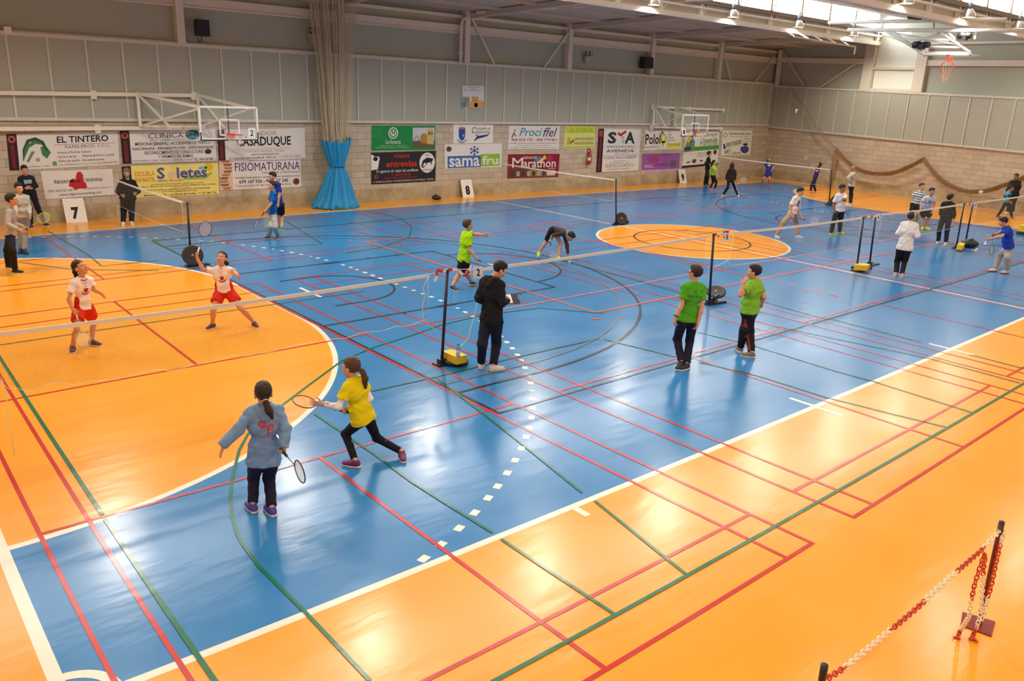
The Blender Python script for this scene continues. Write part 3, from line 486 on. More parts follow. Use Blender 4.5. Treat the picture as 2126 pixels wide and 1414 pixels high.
sheet_thing('wall_banner', [(1242.8, 267), (1331, 268.6), (1325, 354), (1237.4, 357.7)], [('R', (0, .125, 0, 1), (46, 28, 32)), ('R', (.04, .085, .22, .96), (120, 44, 44), 2), ('R', (.02, .105, .04, .18), (168, 58, 50), 2), ('T', 'S', (.22, .42, .07, .34), (52, 50, 58), {'b': .04}), ('T', 'A', (.62, .86, .06, .34), (52, 50, 58), {'b': .04}), ('S', [(.45, .1, .035), (.52, .14, .035), (.64, .05, .03)], (190, 46, 44)), ('S', [(.54, .18, .02), (.6, .2, .02), (.55, .24, .02), (.61, .27, .02), (.56, .33, .02)], (150, 146, 150)), ('T', 'SUMINISTROS INDUSTRIALES', (.2, .87, .39, .44), GRY), ('T', 'AVENIDA', (.2, .86, .475, .55), (62, 60, 68), {'b': .01}), ('T', 'NUEVA MURCIA', (.38, .68, .575, .6), RD), ('T', 'Ctra. Alcantarilla - Mazarrón, Km 2,6. San José Bruzo', (.14, .93, .62, .65), K), ('T', 'Tel. 968 89 80 01. 968 89 80 15. Fax 968 89 83 99', (.15, .92, .665, .695), K), ('T', 'NUEVA LORQUÍ', (.38, .68, .74, .765), RD), ('T', 'Av. Los Palacios, 2 - Bajo', (.3, .75, .785, .815), K), ('T', 'Tel. 968 38 71 71. Fax 968 62 67 33', (.2, .86, .83, .86), K), ('T', '30565 LAS TORRES DE COTILLAS (Murcia)', (.2, .88, .875, .905), K), ('T', 'www.suministrosavenida.com', (.25, .8, .925, .955), RD)],
    WHT, 'tall white industrial supplies banner with a dark left stripe', B, BG)
sheet_thing('wall_banner', [(1339, 270), (1415, 270), (1414, 308), (1337, 312)], [('T', 'Polol', (.02, .42, .2, .72), K, {'b': .02}), ('E', (.5, .42, .09, .26), (190, 196, 40)), ('E', (.5, .4, .045, .13), WHT, 4), ('P', [(.44, .58), (.56, .58), (.5, .9)], (190, 196, 40)), ('P', [(.41, .2), (.47, .04), (.5, .16)], K, 4), ('T', 'carpinteros', (.0, .4, .78, .95), GRY), ('R', (.62, .98, .68, .95), (206, 208, 60)), ('T', 'PUERTAS - ARMARIOS', (.65, .95, .75, .82), GRY)]+[('R', (.66, .68+.05*k, .1+.14*k, .13+.14*k), GRY, 3) for k in range(4)],
    WHT, 'small white carpenter banner with a yellow map pin', B, BG)
sheet_thing('wall_banner', [(1333.7, 319.5), (1412, 318), (1410, 355), (1332, 359)], [('R', (.0, 1, .86, 1), (220, 196, 214)), ('T', 'FLORES Y PLANTAS - REGALOS - DETALLES', (.04, .95, .88, .97), (160, 44, 84)), ('E', (.3, .3, .14, .18), (170, 60, 120), 2), ('E', (.2, .22, .08, .12), (150, 70, 160), 3), ('E', (.82, .56, .1, .2), (104, 96, 100), 3), ('T', 'Floristería', (.34, .66, .5, .66), (110, 50, 124), {'i': .2}), ('R', (.06, .24, .6, .66), (214, 180, 216), 3), ('R', (.06, .3, .7, .74), (214, 180, 216), 3)],
    (150, 92, 168), 'purple flower shop banner left of the number 9 board', B, BG)
sheet_thing('wall_banner', [(1424, 275), (1494, 271), (1490, 342), (1415, 349)], [('R', (0, 1, .42, .54), (70, 160, 60)), ('P', [(0, .56), (.06, .2), (.2, .1), (.28, .3), (.3, .54)], (110, 150, 60), 2), ('E', (.13, .22, .08, .08), (222, 190, 60), 3), ('E', (.22, .3, .07, .09), (60, 150, 190), 3), ('E', (.1, .46, .1, .06), (80, 50, 130), 3), ('T', 'catalogue', (.52, .93, .06, .16), (90, 140, 190), {'i': .25}), ('T', 'Duende', (.44, .95, .18, .34), (104, 160, 60), {'i': .2, 'b': .02}), ('T', 'T. 968 367 000', (.42, .95, .34, .41), (60, 90, 140)), ('T', 'REGALOS - LIBROS - JUGUETES', (.4, .9, .6, .65), GRY), ('T', 'PAPELERIA INFANTIL', (.38, .82, .68, .72), GRY), ('E', (.9, .62, .045, .07), (70, 50, 44), 4), ('E', (.32, .83, .06, .06), (140, 48, 48), 3), ('S', [(.12, .86, .02), (.2, .84, .02)], (80, 60, 54)), ('S', [(.48, .84, .02), (.56, .84, .02)], (80, 60, 54)), ('R', (0, 1, .94, 1), (44, 38, 40), 3)],
    (226, 226, 216), 'children shop banner with a green band, behind the far hoop', B, BG)
sheet_thing('wall_banner', [(1500, 271), (1561.6, 272), (1557.7, 321), (1496.6, 323)], [('E', (.1, .18, .07, .1), (150, 190, 60)), ('E', (.1, .18, .045, .065), WHT, 3), ('T', 'tumatricula.com', (.22, .95, .05, .16), (66, 66, 72), {'b': .01}), ('T', 'MATRICULAS - LLAVES - MANDOS', (.26, .9, .21, .25), GRY), ('P', [(.04, .55), (.66, .34), (.7, .52), (.08, .76)], (214, 214, 196)), ('P', [(.04, .55), (.1, .53), (.14, .73), (.08, .76)], (44, 66, 150), 3), ('T', '2017 ECO', (.15, .64, .5, .66), (66, 76, 54), {'b': .02, 'r': .12}), ('P', [(.1, .82), (.3, .72), (.32, .86), (.12, .95)], (150, 150, 190), 3), ('R', (.24, .3, .66, .98), (222, 196, 130), 4), ('T', 'Llaves', (.36, .66, .84, .96), (120, 170, 60), {'b': .02}), ('E', (.8, .78, .13, .16), (66, 66, 128)), ('E', (.7, .76, .06, .11), (56, 46, 60), 1), ('E', (.8, .56, .09, .05), (40, 40, 46), 3), ('T', 'MURCIA', (.72, .93, .3, .36), GRY), ('T', 'Alcantarilla', (.7, .95, .4, .46), (110, 150, 60))],
    (230, 232, 220), 'white number plate banner nearest the far corner', B, BG)
sheet_thing('wall_poster', [(959.5, 178), (1005, 178), (1005, 224), (959, 224)], [('T', 'CURSO ESCOLAR', (.26, .78, .05, .1), GRY), ('T', 'PISTAS', (.42, .62, .13, .18), GRY), ('T', 'LAS MEJORES INSTALACIONES', (.2, .85, .2, .25), GRY), ('E', (.1, .17, .045, .05), (120, 170, 160)), ('E', (.09, .16, .03, .035), WHT, 3), ('R', (.02, .33, .5, .72), (150, 150, 140), 2), ('R', (.44, .73, .49, .73), (206, 160, 70), 3), ('R', (0, 1, .72, .98), (206, 150, 90)), ('R', (.02, .2, .72, .98), (60, 150, 190), 2), ('R', (.55, .7, .78, .96), (90, 160, 190), 2), ('P', [(.3, .76), (.55, .66), (.9, .68), (1, .9), (.6, .98), (.35, .95)], (226, 170, 110), 2)],
    (214, 220, 222), 'square poster with sports hall photos on the grey acoustic panels', 'poster', y=YF-.085)
sheet_thing('safety_sign', [(1219, 308), (1226, 308), (1226, 322), (1219, 322)], [('E', (.5, .5, .25, .25), WHT)], (190, 40, 40), 'small red fire extinguisher sign under the lime green banner', 'sign')
# fire extinguisher
p = at_y(1222, 342, YF-.12); e = empty('fire_extinguisher', p, 'red fire extinguisher hung on block wall left of the industrial banner', 'fire extinguisher')
MB().lathe((0, 0, 0), (0, 0, 1), [(.0, 0), (.085, 0), (.09, .03), (.09, .44), (.06, .52), (.03, .55), (.0, .55)], 0, 16).build('cylinder', mat('fire_red', (186, 34, 34), .35), e)
MB().box((-.03, -.03, .55), (.03, .03, .6)).bar((0, 0, .6), (.12, -.02, .64), .025).build('valve_handle', mat('black_plastic', (28, 28, 30), .5), e)
MB().tube([(.03, -.02, .57), (.11, -.05, .5), (.11, -.06, .25), (.08, -.08, .12)], .014).build('hose', mat('black_plastic', (28, 28, 30), .5), e)
MB().lathe((0, 0, .2), (0, 0, 1), [(.091, 0), (.0915, .01), (.0915, .13), (.091, .14)], 0, 16).build('label_band', paint((228, 222, 206)), e)
BLK = mat('black_plastic', (28, 28, 30), .5); DARK = mat('dark_navy_steel', (30, 32, 46), .4)
# number boards leaning on the wall
def number_board(bl, br, tl, digit, label):
    a, b = fl(*bl), fl(*br); w = np.linalg.norm((b-a)[:2]); mid = (a+b)/2; mid[1] = YF-.34; h = .88*w/.56 if digit == '7' else .9
    w = .58; h = .70
    c = [np.array([mid[0]-w/2, YF-.08, h]), np.array([mid[0]+w/2, YF-.08, h]), np.array([mid[0]+w/2, YF-.3, .0]), np.array([mid[0]-w/2, YF-.3, .0])]
    e = empty('number_board', mid, label, 'number board', 'leaning court number boards'); s = Sheet(c); s.draw([('T', digit, {'7': (.32, .68, .36, .86), '8': (.3, .7, .34, .88), '9': (.3, .72, .32, .86)}[digit], (24, 24, 28), {'b': .05})], mid)
    mb = MB(mid); q = [s.P(u, v, .003) for u, v in ((0, 0), (1, 0), (1, 1), (0, 1))]; p = [x-s.n*.025 for x in q]; mb.add(q+p, [(0, 1, 2, 3), (7, 6, 5, 4), (0, 4, 5, 1), (1, 5, 6, 2), (2, 6, 7, 3), (3, 7, 4, 0)]); mb.build('panel', paint((232, 228, 220)), e)
    mb = MB(mid); mb.bar(s.P(-.06, .04, -.03), s.P(1.06, .04, -.03), .03); mb.build('cross_bar', mat('rust_bar', (120, 60, 44), .6), e); s.flush(e)
number_board((139, 464), (182.5, 461), None, '7', 'white board with black 7 leaning on the far wall')
number_board((945.8, 407), (970.8, 405.7), None, '8', 'white board with black 8 leaning on the far wall')
number_board((1409, 380), (1424, 379.7), None, '9', 'white board with black 9 leaning on the far wall')
# dark shoe-like bag on the floor by the wall
p = fl(905, 415); e = empty('sports_bag', p, 'small black bag lying on floor left of the number 8 board', 'bag')
MB().ball((0, 0, .1), (.19, .12, .1), 0, 14).ball((.12, 0, .07), (.14, .1, .07), 0, 12).build('pouch', BLK, e); MB().tube([(-.15, 0, .12), (-.05, -.02, .22), (.08, 0, .16)], .015).build('strap', BLK, e)
# loudspeakers and emergency spotlights
for q, lab in (([(410, 39), (434, 39), (434, 75), (410, 75)], 'black loudspeaker high on far wall at left beside a cream column'), ([(1335, 117), (1354, 117), (1354, 142), (1335, 142)], 'black loudspeaker high on far wall, farther right one by a column')):
    c = [at_y(u, v, YF-.3) for u, v in q]; o = (c[2]+c[3])/2; o[1] = YF-.1; w = abs(c[1][0]-c[0][0])/2; h = c[0][2]-c[2][2]; w = max(w, .2)
    e = empty('loudspeaker', o, lab, 'loudspeaker', 'wall loudspeakers'); mb = MB(); mb.add([(-w, -.28, 0), (w, -.28, 0), (w*.8, .1, 0), (-w*.8, .1, 0), (-w, -.24, h), (w, -.24, h), (w*.8, .1, h), (-w*.8, .1, h)], [(0, 1, 5, 4), (1, 2, 6, 5), (2, 3, 7, 6), (3, 0, 4, 7), (4, 5, 6, 7), (3, 2, 1, 0)]); mb.build('cabinet', BLK, e)
    mb = MB(); mb.add([(-w*.9, -.287, .03), (w*.9, -.287, .03), (w*.9, -.25, h-.03), (-w*.9, -.25, h-.03)], [(0, 1, 2, 3)]); mb.build('grille', mat('speaker_grille', (46, 46, 50), .8, bump=.6, bscale=300), e)
    MB().tube([(0, -.05, 0), (.02, 0, -.15), (-.05, .08, -.18), (-.05, .1, -.05)], .012).build('cable', BLK, e)
for (u, v), lab in (((650, 78), 'emergency spotlight on far wall just left of the divider net'), ((1219, 123), 'emergency spotlight on far wall, left of the far loudspeaker')):
    o = at_y(u, v, YF-.05); e = empty('emergency_light', o, lab, 'light'); MB().box((-.12, -.06, -.16), (.12, .13, .12)).build('battery_box', mat('grey_box', (176, 172, 162), .6), e)
    for s in (-.1, .1): h = MB().lathe((s, -.12, .24), (s*.8, -1, -.3), [(.0, -.1), (.06, -.1), (.085, 0), (.09, .02)], 0, 14).build('lamp_head', BLK, e); MB().lathe((s, -.12, .24), (s*.8, -1, -.3), [(.08, .0), (.0, .015)], 0, 14).build('lens', mat('lens', (150, 150, 150), .2), h)
    MB().bar((-.1, 0, .12), (-.1, -.06, .22), .03).bar((.1, 0, .12), (.1, -.06, .22), .03).build('bracket', BLK, e)
p = at_y(15, 62, YF-.03); e = empty('junction_box', p, 'small white junction box on a conduit, top left of far wall', 'box'); MB().box((-.09, -.06, -.08), (.09, .12, .08)).build('box_body', WSTEEL, e); MB().tube([(.09, .06, -.0), (1.2, .06, -.0), (4.2, .06, -.0)], .02).build('conduit', STEEL, e)
p = at_y(957, 110, YF); e = empty('junction_box', p, 'small white junction box beside the drain pipe column', 'box'); MB().box((-.06, -.06, -.06), (.06, .12, .06)).build('box_body', WSTEEL, e)
# ================================================================ BASKETBALL HOOPS
ORNG = mat('hoop_orange', (222, 74, 40), .45); PERSP = mat('clear_board', (225, 232, 236), .08, alpha=.10, spec=.5); WFR = mat('board_frame_white', (236, 232, 224), .45)
def hoop_parts(e, o, X, Yn, Z, w, h, rimz, paper=None, ring_axis=None):
    """board centred at local o, width axis X, facing Yn, up Z"""
    o, X, Yn, Z = [np.array(a, float) for a in (o, X, Yn, Z)]
    q = lambda a, b, d=0: o+X*a+Z*b+Yn*d
    MB().add([q(-w, -h), q(w, -h), q(w, h), q(-w, h)], [(0, 1, 2, 3)]).build('backboard', PERSP, e)
    mb = MB()
    for a, b in (((-w, -h), (w, -h)), ((-w, h), (w, h)), ((-w, -h), (-w, h)), ((w, -h), (w, h))): mb.bar(q(*a), q(*b), .06, .04, up=Yn)
    for a, b in (((-.295, -h+.12), (.295, -h+.12)), ((-.295, -h+.57), (.295, -h+.57)), ((-.295, -h+.12), (-.295, -h+.57)), ((.295, -h+.12), (.295, -h+.57))): mb.bar(q(*a, .012), q(*b, .012), .045, .012, up=Yn)
    mb.build('board_frame', WFR, e)
    mb = MB(); mb.bar(q(-w, -h-.03), q(w, -h-.03), .035, .05, up=Yn); mb.bar(q(-w, -h-.02), q(-w, -h+.2), .035, .05, up=Yn); mb.bar(q(w, -h-.02), q(w, -h+.2), .035, .05, up=Yn); mb.build('edge_padding', BLK, e)
    c = q(0, rimz, .15+.225); r = MB(); r.ring(c, Z, .225, .012, 0, 28, 6); r.boxax(q(0, rimz-.04, .08), (X, Yn, Z), (.1, .08, .06)); r.bar(q(-.1, rimz, .1), q(-.16, rimz, .22), .02).bar(q(.1, rimz, .1), q(.16, rimz, .22), .02); ro = r.build('rim', ORNG, e)
    P, Q = [], []
    for i in range(12):
        a0 = i/12*2*math.pi
        for s in (1, -1):
            pts = [c+(X*math.cos(a0+s*.26*k)+Yn*math.sin(a0+s*.26*k))*R-Z*d for k, (R, d) in enumerate(((.222, 0), (.19, .12), (.15, .24), (.13, .36)))]; P += pts[:-1]; Q += pts[1:]
    link('net', strings_mesh('net', P, Q, .004, mat('white_cord', (232, 226, 214), .8)), e)
def wall_hoop(bd, yb, rails, lab, paper, hinge):
    a, b, c, d = [at_y(u, v, yb) for u, v in bd]; cx = (a[0]+b[0])/2; w = (b[0]-a[0])/2; z0, z1 = d[2], a[2]; h = (z1-z0)/2; o = np.array([cx, yb, z0+h]); base = np.array([cx, YF, z0])
    e = empty('basketball_hoop', base, lab, 'basketball hoop'); L = lambda p: np.array(p, float)-base
    hoop_parts(e, L(o), (1, 0, 0), (0, -1, 0), (0, 0, 1), w, h, -h+.15)
    mb = MB()
    for (u0, v0), (u1, v1) in rails: p, q = at_y(u0, v0, YF-.14), at_y(u1, v1, YF-.14); mb.bar(L(p), L(q), .11)
    for (u0, v0), (u1, v1) in rails:
        p, q = at_y(u0, v0, YF-.14), at_y(u1, v1, YF-.14)
        for t in np.linspace(0.02, .98, 3): r = p+(q-p)*t; mb.boxax(L(r+np.array([0, .07, -.02])), np.eye(3), (.08, .1, .12))
    mb.build('wall_rail', WSTEEL, e)
    zt, zb = hinge[2], hinge[3]
    for xh, xo in ((hinge[0], -w*.85), (hinge[1], w*.85)):
        mb = MB(); A, Bq = (xh, YF-.2, zt), (xh, YF-.2, zb); T, U = (cx+xo, yb+.1, z1-.03), (cx+xo, yb+.1, z0+.4)
        mb.bar(L(A), L(T), .08); mb.bar(L(A), L((.5*xh+.5*(cx+xo)-.0, .5*YF+.5*yb, zb+.0)), .05); mb.bar(L(Bq), L(T), .05); mb.bar(L(Bq), L(A), .08); mb.build('support_arm', WSTEEL, e)
    MB().bar(L((cx, yb+.06, z1+.06)), L((cx, yb+.06, z0+.1)), .03).build('centre_rod', BLK, e)
    MB().bar(L((hinge[0], YF-.2, zb)), L((hinge[1], YF-.2, zb)), .07).build('hinge_bar', WSTEEL, e)
    if paper:
        t, uv = paper; s = Sheet([at_y(u, v, yb-.02) for u, v in uv]); s.draw([('R', (0, 1, 0, 1), (236, 234, 228)), ('T', t, (.28, .72, .2, .82), (30, 30, 34), {'b': .02})], base)
        for (part, rgb), m in s.L.items(): m.build('number_sheet' if part == 'printed_panel' else part, paint(rgb), e)
wall_hoop([(412.4, 221.5), (532, 222.8), (532, 287.7), (415, 289)], 19.5, [((-60, 192), (410, 198)), ((-60, 268), (425, 265))], 'wall hoop with clear backboard and paper 2, left on far wall', ('2', [(515, 266), (530, 266), (530, 286), (515, 286)]), (7.28, 9.1, 3.78, 2.8))
wall_hoop([(1418, 238.5), (1471.5, 240), (1469, 283), (1414, 281)], 19.3, [((1352, 222), (1504, 228)), ((1350, 264), (1500, 267))], 'wall hoop with clear backboard, right part of far wall', ('1', [(1416, 267), (1424, 267), (1424, 281), (1416, 281)]), (31.6, 33.3, 3.86, 2.85))
# hoop folded up under the roof
base = np.array([32.35, 8.1, 7.3]); e = empty('ceiling_hoop', base, 'orange rim hoop folded up on white frame under the roof at right', 'basketball hoop'); L = lambda p: np.array(p, float)-base
xr = 32.0
rl, rr, bl_, br_ = at_x(1840, 65, xr), at_x(1955, 68, xr), at_x(1918, 110, xr+.1), at_x(2014, 110, xr+.1)
PINK = WFR
mb = MB(); mb.tube([L(at_x(1760, 62, xr)), L(at_x(2126, 64, xr))], .07); mb.tube([L(at_x(1720, 47, xr+.6)), L(at_x(2090, 40, xr+.6))], .07); mb.tube([L(at_x(1938, 48, xr+.3)), L(at_x(1938, 66, xr+.2))], .05); mb.tube([L(at_x(2026, 66, xr+.2)), L(at_x(2024, 82, xr+.1))], .05); mb.build('roof_rail', WSTEEL, e)
for s, (p, q) in enumerate(((rl, bl_), (rr, br_))):
    mb = MB(); mb.tube([L(p), L(q)], .06); mb.tube([L(p+np.array([0, -.25, -.02])), L(q+np.array([.0, -.1, -.12]))], .05); mb.tube([L(p+np.array([.5, 0, .1])), L((p+q)/2)], .04); mb.build('swing_arm', PINK, e)
mb = MB()
for t in (.35, .72, 1.): mb.tube([L(rl+(bl_-rl)*t), L(rr+(br_-rr)*t)], .05)
mb.tube([L(rl), L(rr+(br_-rr)*.6)], .035); mb.tube([L(rr), L(rl+(bl_-rl)*.6)], .035); mb.build('cross_tube', PINK, e)
for (u, v), r in (((1905, 32), .33), ((1913, 93), .3), ((2003, 74), .22)):
    c = L(at_x(u, v, xr)); mb = MB(); mb.lathe(c-np.array([0, r, 0]), (0, 1, 0), [(.0, 0), (.1, .0), (.12, r*.6), (.09, r), (.13, r*1.2), (.12, r*2), (.0, r*2)], 0, 12); mb.box(c-np.array([.1, r*.4, .16]), c+np.array([.1, r*.3, .02])); mb.build('winch_motor', BLK, e)
cen = at_x(1967, 110, xr); bc = L((xr+.1, (bl_[1]+br_[1])/2, bl_[2]-.04))
b0 = MB(); w2 = abs(bl_[1]-br_[1])/2; b0.boxax(bc+np.array([.45, 0, .02]), np.eye(3), (.5, w2, .012)); b0.build('backboard', PERSP, e)
b1 = MB()
for a, b in (((-.5, -w2), (-.5, w2)), ((.5, -w2), (.5, w2)), ((-.5, -w2), (.5, -w2)), ((-.5, w2), (.5, w2))): b1.bar(bc+np.array([.45+a[0], a[1], 0]), bc+np.array([.45+b[0], b[1], 0]), .06)
b1.build('board_frame', PINK, e)
cr_ = L(at_x(1967.5, 140, xr-.1)); MB().ring(cr_, (1, 0.25, .12), .225, .014).boxax(cr_+np.array([.05, 0, .28]), np.eye(3), (.05, .09, .07)).bar(cr_+np.array([.05, .0, .34]), bc+np.array([.1, 0, 0]), .06).build('rim', ORNG, e)
P, Q = [], []
for k in range(10):
    a = k/10*6.283; p = cr_+np.array([0, math.cos(a)*.22, math.sin(a)*.22]); P.append(p); Q.append(cr_+np.array([-.02, math.cos(a)*.07, -.5+.06*math.sin(a)]))
link('net', strings_mesh('net', P, Q, .006, mat('pink_cord', (222, 170, 150), .8)), e)
# ================================================================ DIVIDER CURTAIN, gathered
cx, cy = 13.75, 20.95; e = empty('divider_curtain', (cx, cy, 0), 'gathered divider curtain of tan netting with a blue canvas skirt', 'curtain')
TAN = mat('tan_netting', (196, 182, 150), .85); BCAN = mat('blue_canvas', (30, 142, 196), .6, bump=.3, bscale=12, vary=.08)
prof = [(.0, .74, .62), (.06, .86, .66), (.16, .78, .6), (.35, .66, .5), (.7, .55, .42), (1.1, .40, .34), (1.42, .27, .26), (1.5, .26, .25), (1.58, .28, .26), (1.9, .40, .3), (2.2, .50, .34), (2.34, .54, .36)]
V, F = [], []; n = 220; k = len(prof)
for j, (zz, rx, ry) in enumerate(prof):
    for i in range(n):
        a = 2*math.pi*i/n; pl = .07*math.sin(17*a+.5*math.sin(3*a))+.04*math.sin(29*a+j*.5)+.02*math.sin(11*a+j); fl_ = 1+pl*(1 if .1 < zz else 1.4)
        dz = (.16*max(0, math.cos(a-.2))**2+.05*math.sin(9*a) if j == k-1 else 0)+(.05*math.sin(7*a+2) if j in (1, 2) else 0)
        sx = -.10*max(0, .9-zz)
        V.append((rx*fl_*math.cos(a)+sx, min(ry*fl_*math.sin(a), YF-.12-cy), max(.01, zz+dz)))
F = [(j*n+i, j*n+(i+1) % n, (j+1)*n+(i+1) % n, (j+1)*n+i) for j in range(k-1) for i in range(n)]
o = link('canvas_skirt', mesh_np('canvas_skirt', np.array(V), np.array(F), [BCAN]), e); md = o.modifiers.new('s', 'SUBSURF'); md.levels = md.render_levels = 1
MB().ring((0, 0, 1.5), (0, 0, 1), .3, .025, 0, 28, 6, .285).build('tie_strap', BCAN, e)
P, Q = [], []
for i in range(110):
    a = rng.rand()*6.283; q0 = rng.uniform(.3, 1); sw = rng.uniform(-.1, .1)
    pts = [(.5*q0*math.cos(a), .32*q0*math.sin(a), 2.1), (.62*q0*math.cos(a+sw), .36*q0*math.sin(a+sw), 3.4), (.72*q0*math.cos(a), .38*q0*math.sin(a), 4.8), (.86*q0*math.cos(a+sw), .4*q0*math.sin(a+sw), 6.0), (1.0*q0*math.cos(a), .4*q0*math.sin(a), 7.2)]
    for s, t in zip(pts[:-1], pts[1:]):
        s, t = np.array(s), np.array(t)
        for m in range(4): u0, u1 = m/4, (m+1)/4; j0 = .02*math.sin(i+m*2.1+s[2]*3); j1 = .02*math.sin(i+(m+1)*2.1+s[2]*3) if m < 3 else .02*math.sin(i+t[2]*3); P.append(s+(t-s)*u0+np.array([j0, 0, 0])); Q.append(s+(t-s)*u1+np.array([j1, 0, 0]))
link('netting', strings_mesh('netting', P, Q, .0085, TAN), e)
# ================================================================ SAFETY NET on the right-hand wall
e = empty('safety_net', rwp(5, 0, .4), 'brown safety net drooping in swags along the right block wall', 'net'); org = rwp(5, 0, .4); BRN = mat('brown_netting', (158, 126, 86), .9)
def swag(pts, r0, name, nst=40, rs=.012):
    pts = [rwp(t, z, .35) for t, z in pts]; out = []
    for a in range(len(pts)-1):
        p0, p1, p2, p3 = pts[max(a-1, 0)], pts[a], pts[a+1], pts[min(a+2, len(pts)-1)]
        for s in np.linspace(0, 1, 8, endpoint=False): out.append(.5*((2*p1)+(p2-p0)*s+(2*p0-5*p1+4*p2-p3)*s*s+(3*p1-p0-3*p2+p3)*s**3))
    out.append(pts[-1]); out = np.array(out); P, Q = [], []
    for k in range(nst):
        ph = rng.rand()*6.28; rr = r0*math.sqrt(rng.rand()); i = np.arange(len(out)); o = np.c_[np.zeros(len(out)), rr*np.cos(ph+i*.35), rr*np.sin(ph+i*.35)]; q = out+o-org; P += list(q[:-1]); Q += list(q[1:])
    link(name, strings_mesh(name, P, Q, rs, BRN), e)
swag([(5.02, 2.0), (5.6, 1.55), (6.3, 1.18), (7.3, .98), (8.43, 1.1), (9.3, 1.5), (9.97, 1.92)], .11, 'gathered_edge'); swag([(9.97, 1.92), (10.4, 1.5), (10.93, 1.1), (11.6, .8), (12.4, .66), (13.3, .82), (14.0, 1.15), (15.2, 1.8)], .11, 'gathered_edge')
swag([(1.4, 5.1), (2.6, 4.0), (3.7, 2.95), (5.0, 2.0)], .12, 'gathered_edge', 11, .005); swag([(5.02, 2.0), (4.98, 1.3), (4.95, .55)], .14, 'gathered_edge')
P, Q = [], []
for t in np.arange(1., 17, .16): P.append(rwp(t, 7.1, .3)-org); Q.append(rwp(t, 2.3, .3)-org)
for z in np.arange(2.3, 7.1, .16): P.append(rwp(1, z, .3)-org); Q.append(rwp(17, z, .3)-org)
link('mesh_panel', strings_mesh('mesh_panel', P, Q, .0018, BRN), e)
# ================================================================ NETS AND POSTS
TAPE = mat('net_tape', (230, 222, 206), .7); MESHM = mat('net_string', (128, 116, 92), .9); CORD = mat('white_cord', (232, 226, 214), .8); POLE = mat('post_navy', (26, 27, 40), .35)
YBOX = mat('yellow_box', (232, 188, 20), .5); RUB = mat('black_rubber', (42, 40, 40), .6); MET = mat('grey_metal', (140, 140, 144), .35, metal=.6)
RTP = mat('tape_red', (206, 52, 44), .5); WTP = mat('tape_white', (240, 236, 230), .5)
def badminton_net(a, b, label, h=.75, sag=None, cords=(), cell=.021):
    a, b = np.array(a, float), np.array(b, float); org = np.array([(a[0]+b[0])/2, (a[1]+b[1])/2, 0]); e = empty('badminton_net', org, label, 'net', 'badminton nets'); d = b-a; Lh = np.linalg.norm(d[:2]); n = int(Lh/cell); t = np.linspace(0, 1, n+1)
    dip = lambda t: -.025*4*t*(1-t); top = a+np.outer(t, d); top[:, 2] += dip(t); bot = top.copy()
    bot[:, 2] = top[:, 2]-h if sag is None else sag(top); P, Q = list(top), list(bot)
    rows = int(h/cell)
    for k in range(1, rows+1):
        f = k/rows; L = top*(1-f)+bot*f; s = slice(None, None, 8); Lr = np.vstack([L[s], L[-1:]]); P += list(Lr[:-1]); Q += list(Lr[1:])
    link('mesh', strings_mesh('mesh', P, Q, .0007, MESHM, org), e)
    mb = MB(org); nn = norm([d[1], -d[0], 0])
    for k in range(24):
        t0, t1 = k/24, (k+1)/24; p, q = a+d*t0+[0, 0, dip(t0)], a+d*t1+[0, 0, dip(t1)]
        if t1 > t0: mb.add([p+nn*.006+[0, 0, .006], q+nn*.006+[0, 0, .006], q+nn*.006-[0, 0, .044], p+nn*.006-[0, 0, .044], p-nn*.006+[0, 0, .006], q-nn*.006+[0, 0, .006], q-nn*.006-[0, 0, .044], p-nn*.006-[0, 0, .044]], [(0, 1, 2, 3), (5, 4, 7, 6), (0, 4, 5, 1), (3, 2, 6, 7)])
    mb.add([a+nn*.006-[0, 0, .044], a-nn*.006-[0, 0, .044], a-nn*.006+[0, 0, .006], a+nn*.006+[0, 0, .006]], [(0, 1, 2, 3)]); mb.build('top_tape', TAPE, e)
    k = max(1, n//60); MB(org).tube(list(bot[::k])+[bot[-1]], .0035, n=5).build('bottom_cord', CORD, e)
    MB(org).tube([top[0], bot[0]], .0035, n=5).tube([top[-1], bot[-1]], .0035, n=5).build('side_cord', CORD, e)
    for pts in cords: MB(org).tube(pts, .0048, n=5).build('tie_cord', CORD, e)
    return e
NY = 4.62; A = lambda u, v: at_y(u, v, NY)
cpx = [(-40, 790), (2, 784), (10, 808), (33, 805), (63, 815), (94, 800), (122, 794), (153, 800), (188, 791), (244, 788), (280, 777), (318, 767), (356, 770), (407, 757), (445, 751), (481, 738), (509, 740), (540, 733), (557, 732), (585, 724), (616, 717), (645, 711), (687, 705), (721, 702), (749, 691), (795, 687), (823, 677), (845, 678), (880, 665)]
cw = np.array([A(*p) for p in cpx]); sag1 = lambda top: np.interp(top[:, 0], cw[:, 0], cw[:, 2])
badminton_net(A(-20, 693), A(889, 570), 'nearest badminton net, in front of the two girls in white and red', sag=sag1, cords=[[A(*p) for p in ((889, 570), (929, 561))], [A(*p) for p in ((892, 572), (884, 585), (878, 600), (884, 612), (877, 634), (879, 655), (880, 665), (900, 682), (916, 696))], [A(*p) for p in ((2, 784), (12, 812), (16, 850), (20, 880), (30, 946))]])
badminton_net(A(1002, 557), A(1468, 489), 'badminton net between number 2 card and number 3 post, behind the clipboard boy', cords=[[A(*p) for p in ((929, 561), (1002, 557))], [A(*p) for p in ((1468, 489), (1482, 487))], [A(*p) for p in ((996, 600), (985, 655), (972, 702), (958, 718), (945, 727), (932, 724), (920, 718))], [A(*p) for p in ((1468, 555), (1484, 554), (1500, 547), (1512, 540))]])
badminton_net(A(1524, 482), A(1790, 451), 'badminton net between number 3 card and the first twin posts', cords=[[A(*p) for p in ((1482, 487), (1524, 482))]])
